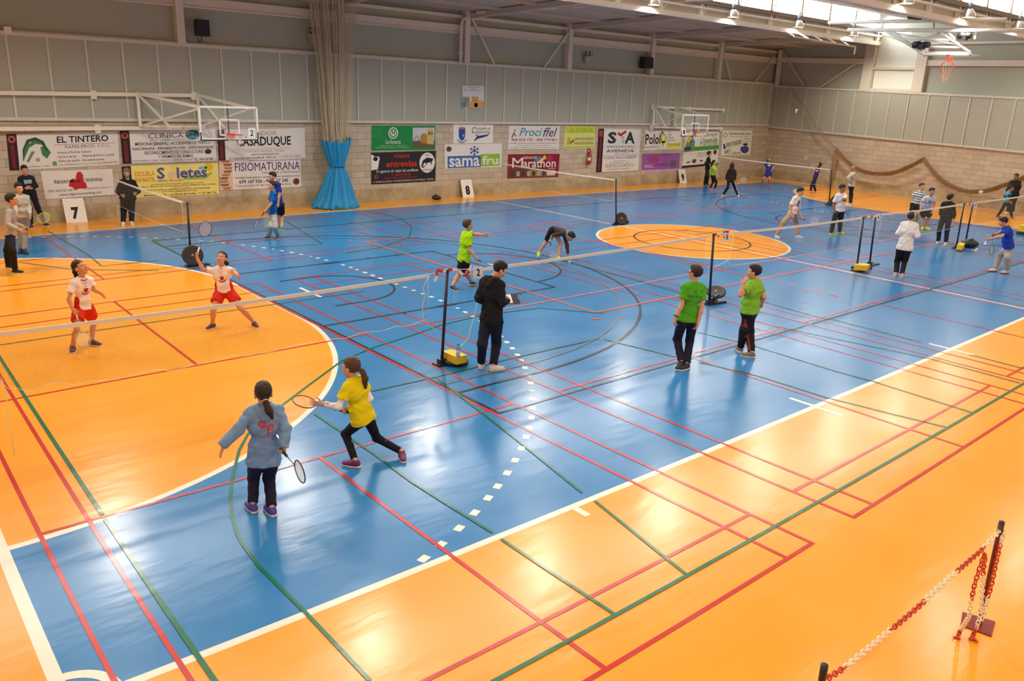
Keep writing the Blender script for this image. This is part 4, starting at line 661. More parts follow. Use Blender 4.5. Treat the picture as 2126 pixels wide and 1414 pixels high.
badminton_net(A(1832, 444), A(2000, 423), 'badminton net between the two pairs of twin posts', cords=[[A(*p) for p in ((1818, 448), (1832, 444))]])
badminton_net(A(2030, 419), A(2126, 405)+np.array([3.2, 0, 0]), 'badminton net running out of the right edge past the cyan shirt', cords=[[A(*p) for p in ((2020, 421), (2030, 419))]])
for (x, y0, y1, z0, z1, lab) in ((5.95, 14.35, 19.75, 1.46, 1.43, 'badminton net in front of the man in black at left'), (20.2, 13.4, 19.5, 1.55, 1.55, 'badminton net by the snowflake banner, ending at post beside the centre circle'), (34.05, 13.1, 19.0, 1.52, 1.58, 'farthest badminton net, in front of the two girls in blue')):
    badminton_net((x, y0, z0), (x, y1, z1), lab, cell=.03, cords=[[(x, y0, z0), (x, y0-.18, z0)], [(x, y1, z1), (x, YF-.02, z1-.02)], [(x, y1, z1-.75), (x, y1+.1, .02)]])
def net_post(base, top, label, kind, extra=None):
    p = fl(*base); t = at_y(top[0], top[1], p[1]); e = empty('net_post', p, label, 'net post', 'badminton net posts'); L = lambda q: np.array(q, float)-p
    MB().tube([(0, 0, 0), L(t)], .026, n=10).lathe(L(t), (0, 0, 1), [(.03, -.03), (.03, .01), (.0, .012)], 0, 10).build('pole', POLE, e)
    MB().box((-.12, -.1, .0), (.42, .1, .03)).box((-.06, -.05, .02), (.06, .05, .10)).build('base_plate', POLE, e)
    return e, p
def weight_plate(c, n, label, r=.215):
    c = np.array(c, float); n = norm(n); low = c.copy(); e = empty('weight_plate', c, label, 'weight plate', 'black weight plates on net posts')
    MB().lathe((0, 0, 0), n, [(.018, -.025), (.05, -.03), (.16, -.018), (r-.03, -.028), (r, -.02), (r, .02), (r-.03, .028), (.16, .018), (.05, .03), (.018, .025), (.018, -.025)], 0, 36).build('disc', RUB, e); MB().lathe((0, 0, 0), n, [(.0, .031), (.03, .031), (.03, -.031), (.0, -.031)], 0, 14).build('hub', MET, e); return e
def ybox(e, org, corners, z0, z1, name='counterweight_box'):
    a, d, c = [fl(u, v, z1) for u, v in corners]; b = a+c-d; q = [a, b, c, d]; top = [x-org for x in q]; bot = [x-org-np.array([0, 0, z1-z0]) for x in q]
    return MB().add(top+bot, [(0, 1, 2, 3), (7, 6, 5, 4), (0, 4, 5, 1), (1, 5, 6, 2), (2, 6, 7, 3), (3, 7, 4, 0)]).build(name, YBOX, e)
e2, p2 = net_post((917, 757), (929, 561), 'dark net post with yellow box foot beside the clipboard boy', 0)
weight_plate(fl(945, 749, .045)+np.array([0, 0, .0]), (0.05, 0, 1), 'black weight plate flat on floor under the yellow box and bottle')
eb = empty('counterweight', fl(945, 745), 'yellow counterweight box on a black plate holding the water bottle', 'weight'); ybox(eb, fl(945, 745), [(918, 729), (948, 742), (969, 737)], .075, .20, 'box_body')
e3, p3 = net_post((1472, 632), (1482, 486), 'dark net post with a tilted black plate between the two green shirts', 0)
MB().lathe((.16, -.03, .03), (0, 0, 1), [(.1, 0), (.1, .02), (.05, .05), (.06, .14)], 0, 16).bar((-.1, 0, .03), (.45, -.1, .03), .08, .04).bar((.05, 0, .1), (.32, 0, .17), .06).build('plate_cradle', POLE, e3)
weight_plate(fl(1486.5, 606, .21), norm(CAM-p3)+np.array([0, 0, 1.9]), 'round black weight plate tilted on the number 3 post cradle')
e4, p4 = net_post((1778, 562), (1793, 451), 'left one of first twin posts, in the yellow box foot', 0); f4, _ = net_post((1805, 551), (1818, 448), 'right one of first twin posts, beside the number 4 card', 0)
g4 = empty('counterweight', fl(1790, 558), 'yellow counterweight box between the first twin posts', 'weight'); ybox(g4, fl(1790, 558), [(1774, 550), (1802, 552), (1807, 548)], .06, .2, 'box_body'); MB().box((-.25, -.16, 0), (.25, .2, .06)).build('rubber_foot', RUB, g4)
e5, p5 = net_post((1985, 516), (2001.5, 422.5), 'left one of farther twin posts, near the black jacket man', 0); f5, _ = net_post((2004, 506), (2020, 421.8), 'right one of farther twin posts, beside the black sports bag', 0)
g5 = empty('counterweight', fl(1992, 514), 'yellow counterweight box between farther twin posts', 'weight'); ybox(g5, fl(1992, 514), [(1987, 508), (1998, 510), (2004, 505)], .05, .2, 'box_body')
q = fl(2010, 513); e = empty('sports_bag', q, 'black sports bag lying against the farther twin posts', 'bag'); MB().ball((0, 0, .13), (.34, .22, .14), 0, 16).ball((.2, -.05, .1), (.2, .18, .11), 0, 12).build('bag_body', BLK, e); MB().tube([(-.2, 0, .24), (0, -.1, .3), (.2, 0, .22)], .02).build('strap', mat('grey_strap', (90, 94, 90), .7), e)
e7, p7 = net_post((397, 553), (389, 421), 'dark net post with upright black plate behind the serving girl', 0); weight_plate(fl(404, 557)+np.array([0, .06, .30]), norm(CAM-p7)+np.array([0, 0, .1]), 'black weight plate upright on post behind the serving girl', .24)
MB().boxax((.1, .05, .09), np.eye(3), (.14, .12, .08)).build('plate_cradle', POLE, e7)
e8, p8 = net_post((1279, 467), (1279, 372), 'dark net post by left edge of the orange centre circle', 0); weight_plate(fl(1290, 467)+np.array([0, .02, .225]), norm(CAM-p8)+np.array([.5, 0, .1]), 'black weight plate upright beside the orange centre circle')
g8 = empty('counterweight', fl(1297, 464), 'small yellow counterweight behind black plate by the centre circle', 'weight'); MB().lathe((0, .1, .2), norm(CAM-p8), [(.0, -.06), (.12, -.06), (.12, .06), (.0, .06)], 0, 18).build('disc', YBOX, g8); MB().box((-.15, -.05, 0), (.15, .25, .1)).build('rubber_foot', RUB, g8)
e9, p9 = net_post((1721, 424), (1727, 352), 'dark net post farthest away, behind the boy in white', 0); q = fl(1722, 424)+np.array([-.15, -.3, 0]); e = empty('sports_bag', q, 'black holdall leaning on the farthest net post', 'bag'); MB().add([(-.45, 0, 0), (.3, -.15, 0), (.35, .25, 0), (-.35, .25, 0), (.1, .05, .52), (.22, .1, .5)], [(0, 1, 4), (1, 5, 4), (1, 2, 5), (2, 3, 4, 5), (3, 0, 4), (0, 3, 2, 1)]).build('bag_body', BLK, e); MB().tube([(-.3, 0, .2), (-.2, -.1, .36), (.1, .05, .5)], .025).build('strap', BLK, e)
q = fl(2128, 487); e = empty('counterweight', q, 'yellow counterweight on black foot at right picture edge', 'weight'); MB().box((-.3, -.2, 0), (.3, .2, .12)).build('rubber_foot', RUB, e); MB().box((-.27, -.17, .12), (.27, .17, .34)).build('box_body', YBOX, e)
# number cards on the nets
for (u0, v0, u1, v1, t, lab) in ((983, 552.5, 1002, 578, '2', 'white card with number 2 hanging on the near net cord'), (1503, 483, 1514.6, 500.5, '3', 'white card with number 3 hanging beside the third post'), (1820, 443.5, 1826.6, 458, '4', 'white card with number 4 hanging at the first twin posts'), (2021, 420, 2026.6, 431, '5', 'white card with number 5 hanging at the farther twin posts')):
    sheet_thing('number_card', [(u0, v0), (u1, v0+(.5 if t == '2' else 1)), (u1, v1), (u0, v1)], [('T', t, (.34, .68, .2, .8), (26, 28, 40), {'b': .03})], (228, 228, 232), lab, 'number card', 'number cards on the nets', y=NY-.03, thick=.003)
def ribbon(paths, label):
    org = A(*paths[0][0]); e = empty('barrier_tape', org, label, 'tape', 'red and white barrier tapes')
    for path in paths:
        W = [A(u, v)+np.array([0, -.02-.02*(i % 2), 0]) for i, (u, v) in enumerate(path)]; pts = dens(W, .06); mb = MB(org); prev = None
        for i, p in enumerate(pts):
            d = norm(pts[min(i+1, len(pts)-1)]-pts[max(i-1, 0)]); s = norm(np.cross(d, (math.sin(i*.5)*.6, 1, 0)))*.024; cur = (p+s, p-s)
            if prev: mb.add([prev[0], cur[0], cur[1], prev[1]], [(0, 1, 2, 3)], 0 if (i % 5) < 2 else 1)
            prev = cur
        mb.build('ribbon', [RTP, WTP], e)
ribbon([[(905, 562), (904, 572), (901, 584)], [(905, 561), (917, 562), (929, 560)], [(929, 560), (945, 558), (952, 562), (958, 570), (966, 572), (972, 562), (976, 550)]], 'red and white barrier tape looped over the number 2 post')
ribbon([[(1482, 487), (1490, 485), (1500, 482), (1510, 481)], [(1488, 486), (1489, 492)], [(1503, 484), (1500, 494), (1497, 503)]], 'red and white barrier tape at the number 3 post'); ribbon([[(1795, 450), (1803, 449), (1811, 449), (1818, 448)], [(1808, 450), (1811, 455)]], 'red and white barrier tape joining the first twin posts'); ribbon([[(2003, 423), (2012, 424), (2020, 421)], [(2012, 424), (2015, 427)]], 'red and white barrier tape joining the farther twin posts')
# water bottle
q = fl(951, 740, .2); e = empty('water_bottle', q, 'clear water bottle with blue cap on the yellow box', 'bottle')
MB().lathe((0, 0, 0), (0, 0, 1), [(.0, 0), (.034, 0), (.036, .01), (.034, .05), (.036, .06), (.034, .12), (.036, .14), (.03, .17), (.014, .195), (.014, .2)], 0, 16).build('bottle_body', mat('bottle_blue', (130, 186, 226), .1, trans=.5, alpha=.75), e); MB().lathe((0, 0, .195), (0, 0, 1), [(.0, 0), (.017, 0), (.017, .02), (.0, .022)], 0, 12).build('cap', mat('cap_blue', (40, 96, 180), .4), e); MB().lathe((0, 0, .06), (0, 0, 1), [(.0355, 0), (.0362, .003), (.0362, .055), (.0355, .058)], 0, 16).build('label_band', paint((206, 222, 240)), e)
# ================================================================ CHAIN BARRIER
CY = -3.7; DRD = mat('oxide_red', (128, 34, 28), .5); CRED = mat('chain_red', (196, 52, 32), .4); CWHT = mat('chain_white', (236, 222, 196), .45)
pb = fl(2032, 1297); pt = at_y(2079, 1088, CY); pt2 = at_y(1711, 1386, CY)
def barrier_post(base, top, label):
    e = empty('barrier_post', base, label, 'post', 'chain barrier posts'); L = lambda q: np.array(q, float)-base
    MB().tube([(0, 0, .01), L(top)], .021, n=10).build('pole', mat('pole_oxide', (96, 28, 26), .45), e); MB().tube([L(top)-norm(L(top))*.09, L(top)+np.array([0, 0, .02])], .0225, n=10).build('black_sleeve', BLK, e); return e
e = barrier_post(pb, pt, 'leaning dark red barrier post with square foot, bottom right')
c4 = [fl(u, v) for u, v in ((1998, 1273), (2066, 1293), (2058, 1323), (1994, 1300))]; mb = MB(pb); up = np.array([0, 0, .014]); mb.add([x+up for x in c4]+c4, [(0, 1, 2, 3), (7, 6, 5, 4), (0, 4, 5, 1), (1, 5, 6, 2), (2, 6, 7, 3), (3, 7, 4, 0)]); mb.build('base_plate', DRD, e)
MB(pb).ring(pt-np.array([-.02, .0, .05]), (0, 1, 0), .03, .004, n=14).build('hook', MET, e)
b2 = np.array([pt2[0]+.02, CY, 0]); e = barrier_post(b2, pt2, 'dark barrier post top at the bottom picture edge'); MB(b2).box(b2+[-.13, -.13, 0], b2+[.13, .13, .014]).build('base_plate', DRD, e)
def chain(e, org, pts, cols, pitch=.037):
    pts = dens([np.array(p, float) for p in pts], .01); d = np.r_[0, np.cumsum(np.linalg.norm(np.diff(pts, axis=0), axis=1))]; n = int(d[-1]/pitch); cur = None; mb = None
    for i in range(n):
        s = (i+.5)*pitch; p = np.array([np.interp(s, d, pts[:, k]) for k in range(3)]); q = np.array([np.interp(s+.01, d, pts[:, k]) for k in range(3)]); T = norm(q-p) if np.linalg.norm(q-p) > 1e-6 else np.array([0, 0, 1.])
        Aa, Bb, _ = frame(T); ax = norm(Aa+Bb*(1 if i % 2 else -1)); col = next(c for f, c in cols if s/d[-1] <= f)
        if col != cur:
            if mb: mb.build('chain_section', CRED if cur else CWHT, e)
            mb = MB(org); cur = col
        mb.ring(p, ax, .0265, .0052, 0, 12, 5, R2=.0165, ux=T)
    mb.build('chain_section', CRED if cur else CWHT, e)
B_ = lambda u, v: at_y(u, v, CY)
e = empty('barrier_chain', (pt+pt2)/2*[1, 1, 0]+[0, 0, .9], 'long red and white plastic chain between the two barrier posts', 'chain', 'red and white plastic chains'); org = np.array(e.location)
chain(e, org, [B_(*p) for p in ((1712, 1400), (1720, 1407), (1757, 1384), (1837, 1318), (1901, 1265), (1970, 1201), (2037, 1143), (2081, 1096))], [(.1, 1), (.32, 0), (.5, 1), (.7, 0), (.88, 1), (1.01, 0)])
for pts, cols, lab in (([B_(2036, 1146), B_(2026, 1175), B_(2015, 1210), B_(2008, 1245), B_(2004, 1276), (*fl(1983, 1314)[:2], .02), (*fl(1978, 1324)[:2], .015), (*fl(1992, 1328)[:2], .015)], [(.32, 1), (.83, 0), (1.01, 1)], 'left hanging loose end of red and white chain'), ([B_(2038, 1148), B_(2035, 1165), B_(2033, 1188), B_(2031, 1230), B_(2028, 1270), B_(2020, 1300), (*fl(2012, 1318)[:2], .02), (*fl(2006, 1326)[:2], .015), (*fl(2018, 1330)[:2], .02), (*fl(2010, 1322)[:2], .03)], [(.2, 1), (.72, 0), (1.01, 1)], 'middle hanging loose end of red and white chain, heaped on floor'), ([B_(2077, 1100), B_(2068, 1130), B_(2060, 1165), B_(2052, 1205), B_(2043, 1240), B_(2034, 1275), B_(2028, 1292)], [(.12, 0), (.72, 1), (1.01, 0)], 'loose chain end hanging down along the leaning post')):
    e = empty('hanging_chain', pts[-1], lab, 'chain', 'red and white plastic chains'); chain(e, np.array(e.location), [np.array(p)+[0, -.03, 0] for p in pts], cols)
# ================================================================ RACKETS AND SHUTTLECOCKS
def racket(hand, head, nrm, label, col=(40, 44, 60), strg=(226, 226, 220), L=.48, butt=.06, grip=(40, 40, 44)):
    hand, head = np.array(hand, float), np.array(head, float); a = norm(head-hand); head = hand+a*L if L else head; nrm = norm(np.array(nrm, float)-a*np.dot(nrm, a)); s = np.cross(nrm, a)
    e = empty('racket', hand, label, 'racket', 'badminton rackets'); Z = lambda v: np.array(v)-hand; fr = mat('racket_%d_%d_%d' % col, col, .3)
    R1, R2 = .135, .105; th = head-a*R1
    MB().tube([-a*butt, a*.12], [.015, .013], n=10).build('grip', mat('grip_%d' % grip[0], grip, .7), e); MB().tube([a*.12, Z(th)], .0042, n=8).build('shaft', fr, e)
    MB().ring(Z(head), nrm, R1, .0065, 0, 40, 6, R2=R2, ux=a).build('head_frame', fr, e)
    P, Q = [], []
    for k in range(-9, 10):
        y = k*R2/10; x = R1*math.sqrt(1-(y/R2)**2); P.append(Z(head)+s*y-a*x); Q.append(Z(head)+s*y+a*x)
    for k in range(-11, 12):
        x = k*R1/12; y = R2*math.sqrt(1-(x/R1)**2); P.append(Z(head)+a*x-s*y); Q.append(Z(head)+a*x+s*y)
    link('strings', strings_mesh('strings', P, Q, .0008, mat('racket_string_%d_%d' % strg[:2], strg, .5)), e); return e
def shuttle(p, d, label):
    p = np.array(p, float); d = norm(d); e = empty('shuttlecock', p, label, 'shuttlecock', 'shuttlecocks'); Ff = mat('feather_white', (244, 242, 236), .7)
    MB().lathe((0, 0, 0), d, [(.0, .013), (.009, .01), (.0135, 0), (.0135, -.012), (.0, -.012)], 0, 14).build('cork', Ff, e)
    Aa, Bb, _ = frame(d); mb = MB()
    for i in range(14):
        t0, t1 = i/14*6.283, (i+1.25)/14*6.283; c = lambda t, r, h: (math.cos(t)*Aa+math.sin(t)*Bb)*r-d*h; mb.add([c(t0, .012, .012), c(t1, .012, .012), c(t1, .034, .078), c((t0+t1)/2, .035, .085), c(t0, .034, .078)], [(0, 1, 2, 3, 4)])
    mb.build('feathers', Ff, e); return e
# ================================================================ PEOPLE: smooth implicit bodies, clothes as children
class Field:
    def __init__(s, lo, hi, h):
        s.h = h; s.lo = np.array(lo, float)-3*h; s.n = np.maximum(np.ceil((np.array(hi, float)+3*h-s.lo)/h).astype(int)+1, 4); s.F = np.full(s.n, .3, np.float32)
        s.ax = [s.lo[i]+h*np.arange(s.n[i]) for i in range(3)]
    def sub(s, lo, hi, pad):
        a = np.clip(np.floor((np.array(lo)-pad-s.lo)/s.h).astype(int), 0, s.n); b = np.clip(np.ceil((np.array(hi)+pad-s.lo)/s.h).astype(int)+1, 0, s.n)
        if (b <= a).any(): return None, None
        sl = tuple(slice(i, j) for i, j in zip(a, b)); X, Y, Z = np.meshgrid(*[s.ax[i][sl[i]] for i in range(3)], indexing='ij'); return sl, np.stack([X, Y, Z], -1)
    def join(s, sl, d, k):
        f = s.F[sl]
        if k > 0: hh = np.clip(.5+.5*(f-d)/k, 0, 1); s.F[sl] = f*(1-hh)+d*hh-k*hh*(1-hh)
        else: s.F[sl] = np.minimum(f, d)
    def cap(s, a, b, ra, rb=None, k=.03, c0=None, c1=None, fl=None):
        """round cone; c0/c1 cut it square at its ends; fl=(axis, factor) flattens it"""
        rb = ra if rb is None else rb; a, b = np.array(a, float), np.array(b, float); R = max(ra, rb)*(fl[1] if fl and fl[1] > 1 else 1)
        sl, P = s.sub(np.minimum(a, b)-R, np.maximum(a, b)+R, k+s.h*2)
        if sl is None: return
        ba = b-a; L2 = ba@ba+1e-12; pa = P-a; t = np.clip(pa@ba/L2, 0, 1); v = pa-t[..., None]*ba
        if fl: x = v@fl[0]; v = v+np.multiply.outer(x*(1/fl[1]-1), fl[0])
        d = np.sqrt((v*v).sum(-1))-(ra+(rb-ra)*t); u = ba/math.sqrt(L2)
        if c1 is not None: d = np.maximum(d, (P-b)@u-c1)
        if c0 is not None: d = np.maximum(d, -((P-a)@u)-c0)
        s.join(sl, d, k)
    def ell(s, c, ax, r, k=.02, neg=False):
        c = np.array(c, float); R = max(r); sl, P = s.sub(c-R, c+R, k+s.h*2)
        if sl is None: return
        q = np.stack([(P-c)@np.array(a)/ri for a, ri in zip(ax, r)], -1); k0 = np.sqrt((q*q).sum(-1))+1e-9; k1 = np.sqrt(((q/np.array(r))**2).sum(-1))+1e-9; d = k0*(k0-1)/k1
        if neg: hh = np.clip(.5-.5*(s.F[sl]+d)/k, 0, 1) if k > 0 else 0; f = s.F[sl]; s.F[sl] = f*(1-hh)+(-d)*hh+k*hh*(1-hh)
        else: s.join(sl, d, k)
    def grid(s): X, Y, Z = np.meshgrid(*s.ax, indexing='ij'); return np.stack([X, Y, Z], -1)
    def cut(s, p, n): s.F = np.maximum(s.F, (s.grid()-np.array(p))@np.array(n)).astype(np.float32)
    def wrinkle(s, amp, f, ph):
        G = s.grid(); s.F = s.F+(amp*(np.sin(G[..., 0]*f+3*np.sin(G[..., 2]*f*.45+ph))*np.sin(G[..., 2]*f*.8+2*np.sin(G[..., 1]*f*.5+ph*2))+.6*np.sin(G[..., 1]*f*1.3+G[..., 2]*f*.9+ph))).astype(np.float32)
    def mesh(s):
        F = s.F; F[0] = F[-1] = .1; F[:, 0] = F[:, -1] = .1; F[:, :, 0] = F[:, :, -1] = .1; S_ = F < 0; n = np.array(F.shape)-1
        cn = [S_[i:i+n[0], j:j+n[1], k:k+n[2]] for i in (0, 1) for j in (0, 1) for k in (0, 1)]; c = sum(x.astype(np.int8) for x in cn); mix = (c > 0) & (c < 8)
        I = np.argwhere(mix); idx = np.full(n, -1, np.int64); idx[mix] = np.arange(len(I)); acc = np.zeros((len(I), 3)); w = np.zeros(len(I)); fi = I.T
        cor = [(i, j, k) for i in (0, 1) for j in (0, 1) for k in (0, 1)]; val = {q: F[fi[0]+q[0], fi[1]+q[1], fi[2]+q[2]] for q in cor}
        for q in cor:
            for a in range(3):
                if q[a] == 0:
                    r = tuple(1 if i == a else q[i] for i in range(3)); f0, f1 = val[q], val[r]; m = (f0 < 0) != (f1 < 0); t = f0/np.where(m, f0-f1, 1); p = np.array(q, float)[None].repeat(len(I), 0); p[:, a] += t; acc[m] += p[m]; w[m] += 1
        V = (I+acc/np.maximum(w, 1)[:, None])*s.h+s.lo; Q = []
        for a in range(3):
            b, c_ = (a+1) % 3, (a+2) % 3; A0 = np.moveaxis(S_, a, 0)[:-1]; A1 = np.moveaxis(S_, a, 0)[1:]; E = np.argwhere(A0 != A1)
            # axes after moveaxis: a first, then the others in order
            oth = [x for x in range(3) if x != a]; full = np.zeros((len(E), 3), int); full[:, a] = E[:, 0]; full[:, oth[0]] = E[:, 1]; full[:, oth[1]] = E[:, 2]
            g = (full[:, oth[0]] > 0) & (full[:, oth[1]] > 0) & (full[:, oth[0]] < n[oth[0]]) & (full[:, oth[1]] < n[oth[1]]); full = full[g]
            eb = np.zeros(3, int); eb[b] = 1; ec = np.zeros(3, int); ec[c_] = 1; g4 = lambda f: idx[f[:, 0], f[:, 1], f[:, 2]]
            q = np.stack([g4(full-eb-ec), g4(full-ec), g4(full), g4(full-eb)], 1); ins = S_[full[:, 0], full[:, 1], full[:, 2]]; q[~ins] = q[~ins][:, ::-1]; Q.append(q)
        Q = np.concatenate(Q); return V, Q[(Q >= 0).all(1)]
def bounds(pts, r): pts = np.array(pts); return pts.min(0)-r, pts.max(0)+r
SKIN = {}
def skin(c): return mat('skin_%d_%d' % tuple(c[:2]), c, .6, bump=.05, bscale=80, vary=.05, spec=.3)
def hairm(c): return mat('hair_%d_%d' % tuple(c[:2]), c, .55, bump=.4, bscale=150, vary=.25, vscale=40, spec=.35)
def add_hand(Fl, Wp, d, t, n, s, pose):
    """palm, four fingers, thumb; d along the hand, t thumb side, n palm side"""
    P = lambda a, b, c: Wp+(d*a+t*b+n*c)*s
    Fl.cap(P(.0, .0, 0), P(.035, .0, 0), .023*s, .026*s, .012)
    for o in (-.026, -.009, .009, .026): Fl.cap(P(.025, o*.7, 0), P(.085, o, 0), .0135*s, .0115*s, .012)
    cl = {'grip': (70, 85, 60), 'relax': (22, 30, 22), 'open': (2, 6, 4), 'point': (70, 85, 60), 'fist': (75, 90, 60)}[pose]
    for i, (o, L) in enumerate(((.028, .072), (.0095, .08), (-.0095, .075), (-.028, .060))):
        p = np.array([.088, o, .0]); ang = 0.; sp = {'open': .22*(i-1.2)*-.6}.get(pose, 0); pr = P(*p)
        cc = (4, 6, 4) if (pose == 'point' and i == 0) else cl
        for q, (f, a) in enumerate(zip((.45, .32, .26), cc)):
            ang += math.radians(a+(4*i if pose == 'relax' else 0)); p = p+L*f*np.array([math.cos(ang), sp, math.sin(ang)]); nx = P(*p); Fl.cap(pr, nx, (.0098-.0012*q)*s, (.009-.0012*q)*s, .004); pr = nx
    a, b, c = ((.03, .03, .005), (.06, .052, .022), (.082, .05, .045)) if pose in ('grip', 'fist', 'point') else ((.03, .03, .004), (.058, .058, .012), (.086, .072, .018))
    Fl.cap(P(.02, .018, 0), P(*a), .014*s, .013*s, .01); Fl.cap(P(*a), P(*b), .0125*s, .0105*s, .006); Fl.cap(P(*b), P(*c), .0105*s, .0085*s, .005)
PEOPLE = {}
def person(key, label, H, face, pelvis, neck, head, armL, armR, legL, legR, skinc=(206, 160, 130), hair=(40, 30, 26), top=None, bottom=None, shoes=((40, 40, 44), (226, 224, 218)), look=None, tilt=(0, 0), b=1., h=.011, hairstyle='short', hands=('relax', 'relax'), pd=0., nd=0., hd=None, hface=None, extra=None, ground=None):
    K_ = H/1.7; fh = np.array([math.cos(YAW), math.sin(YAW), 0])
    # feet first: they stand on the floor where the photograph shows them
    def foot(l):
        an, to = l[1], l[2]; za = .085*K_+(an[2] if len(an) > 2 else 0); A_ = fl(an[0], an[1], za); T_ = fl(to[0], to[1], .02) if to else None; return A_, T_
    (aL, tL), (aR, tR) = foot(legL), foot(legR); mid = (aL+aR)/2; D0 = (mid-CAM)@fh; D = D0+pd
    cdir = norm((CAM-mid)*[1, 1, 0]); rdir = np.array([-cdir[1], cdir[0], 0]); rdir = rdir if rdir@CR > 0 else -rdir
    fdir = lambda a: cdir*math.cos(math.radians(a))+rdir*math.sin(math.radians(a))
    at = lambda u, v, dd=0.: CAM+ray(u, v)*((D+dd)/(ray(u, v)@fh))
    Fd = fdir(face); Lt = np.cross((0, 0, 1), Fd); Hf = fdir(face if hface is None else hface); Hl = np.cross((0, 0, 1), Hf)
    Pv, Nk = at(*pelvis), at(neck[0], neck[1], nd); Sp = norm(Nk-Pv); Lt = norm(Lt-Sp*(Lt@Sp)*.6); Fw = norm(np.cross(Lt, Sp)); Fw = Fw if Fw@Fd > 0 else -Fw
    sw = .090*H*(.95 if hairstyle in ('pony', 'long') else 1); hw = .052*H
    Sh = {1: Nk+Lt*sw-Sp*.072*K_, -1: Nk-Lt*sw-Sp*.072*K_}; Hp = {1: Pv+Hl*hw-Sp*.02, -1: Pv-Hl*hw-Sp*.02}
    def solve(A_, u, v, L, s):
        r = ray(u, v); rn = r/np.linalg.norm(r); q = A_-CAM; tb = q@rn; d2 = q@q-tb*tb; t = tb+(s*math.sqrt(max(0, L*L-d2)) if s else 0); return CAM+rn*t
    ua, fa, th, sk = .172*H, .150*H, .245*H, .238*H; EL, WR, KN = {}, {}, {}
    for sd, arm in ((1, armL), (-1, armR)):
        e_, w_ = arm[0], arm[1]; EL[sd] = solve(Sh[sd], e_[0], e_[1], ua, e_[2] if len(e_) > 2 else 0); WR[sd] = solve(EL[sd], w_[0], w_[1], fa, w_[2] if len(w_) > 2 else 0)
    An = {1: aL, -1: aR}; Te = {1: tL, -1: tR}
    for sd, leg in ((1, legL), (-1, legR)):
        u, v = leg[0][:2]; r = ray(u, v); r = r/np.linalg.norm(r); m = (Hp[sd]+An[sd])/2; tb = (m-CAM)@r; ts = np.linspace(tb-.45, tb+.45, 181); C_ = CAM+np.outer(ts, r)
        cost = (np.linalg.norm(C_-Hp[sd], axis=1)-th)**2+(np.linalg.norm(C_-An[sd], axis=1)-sk)**2-.010*((C_-m)@Hf); KN[sd] = C_[cost.argmin()]
    hd_ = nd if hd is None else hd; Hc = at(head[0], head[1], hd_); la = face if look is None else look; lf = fdir(la); ll = np.cross((0, 0, 1), lf); pt, rl = math.radians(tilt[0]), math.radians(tilt[1])
    hf = norm(lf*math.cos(pt)+np.array([0, 0, 1.])*math.sin(pt)); hu = norm(np.cross(hf, ll)); hl = ll; hu, hl = norm(hu*math.cos(rl)+hl*math.sin(rl)), norm(hl*math.cos(rl)-hu*math.sin(rl)); hs = .145*H**.5*1.7**.5/.232*(1.0 if H > 1.66 else 1.03)
    org = np.array([mid[0], mid[1], 0.]); O = lambda p: p-org
    e = empty('person', org, label, 'person')
    J = dict(P=Pv, N=Nk, Sh=Sh, El=EL, Wr=WR, Hp=Hp, Kn=KN, An=An, Hc=Hc, hf=hf, hu=hu, hl=hl, Lt=Lt, Fw=Fw, Sp=Sp, e=e, org=org, hs=hs, Hf=Hf, Hl=Hl, K=K_, cdir=cdir, rdir=rdir); PEOPLE[key] = J
    g = K_*b; tor = lambda f: Pv+(Nk-Pv)*f
    def torso(Fl, x, k=.05, hem=None, sh=1.):
        Fl.cap(O(Pv-Hl*.072*g), O(Pv+Hl*.072*g), .082*g+x, None, k); Fl.cap(O(tor(.32)-Lt*.06*g+Fw*.012*b), O(tor(.32)+Lt*.06*g+Fw*.012*b), .078*g*(1+.3*(b-1))+x, None, k)
        Fl.cap(O(tor(.64)-Lt*.076*g), O(tor(.64)+Lt*.076*g), .086*g+x, None, k); Fl.cap(O(tor(.82)-Lt*.092*K_), O(tor(.82)+Lt*.092*K_), .062*g+x, None, k)
        Fl.cap(O(tor(.3)), O(tor(.75)), .075*g+x, .08*g+x, k); Fl.cap(O(tor(.9)), O(Nk-Sp*.01), .058*K_+x, .05*K_+x*.6, k)
        for sd in (1, -1): Fl.cap(O(Nk-Sp*.03*K_+Lt*sd*.03*K_), O(Sh[sd]-Sp*.004), .036*K_+x*.8, .044*K_+x*.8, k*.7)
    arms = lambda sd: (Sh[sd], EL[sd], WR[sd]); legs = lambda sd: (Hp[sd], KN[sd], An[sd])
    # ---- body with head and hands: one mesh of skin
    pts = [O(q) for sd in (1, -1) for q in arms(sd)+legs(sd)]+[O(Pv), O(Nk), O(Hc)]; Fl = Field(*bounds(pts, .16*K_), h*1.15); torso(Fl, -.016); ca = .74 if top.get('sleeve', .55) > 1 or top.get('under') else 1.; cl_ = .72 if bottom.get('len', 1.93) > 1 else 1.; kk = .008 if cl_ < 1 else .03; ka = .008 if ca < 1 else .025
    Fl.cap(O(Nk-Sp*.05), O(Hc-hu*.06*hs-hf*.01), .048*K_, .046*K_, .03)
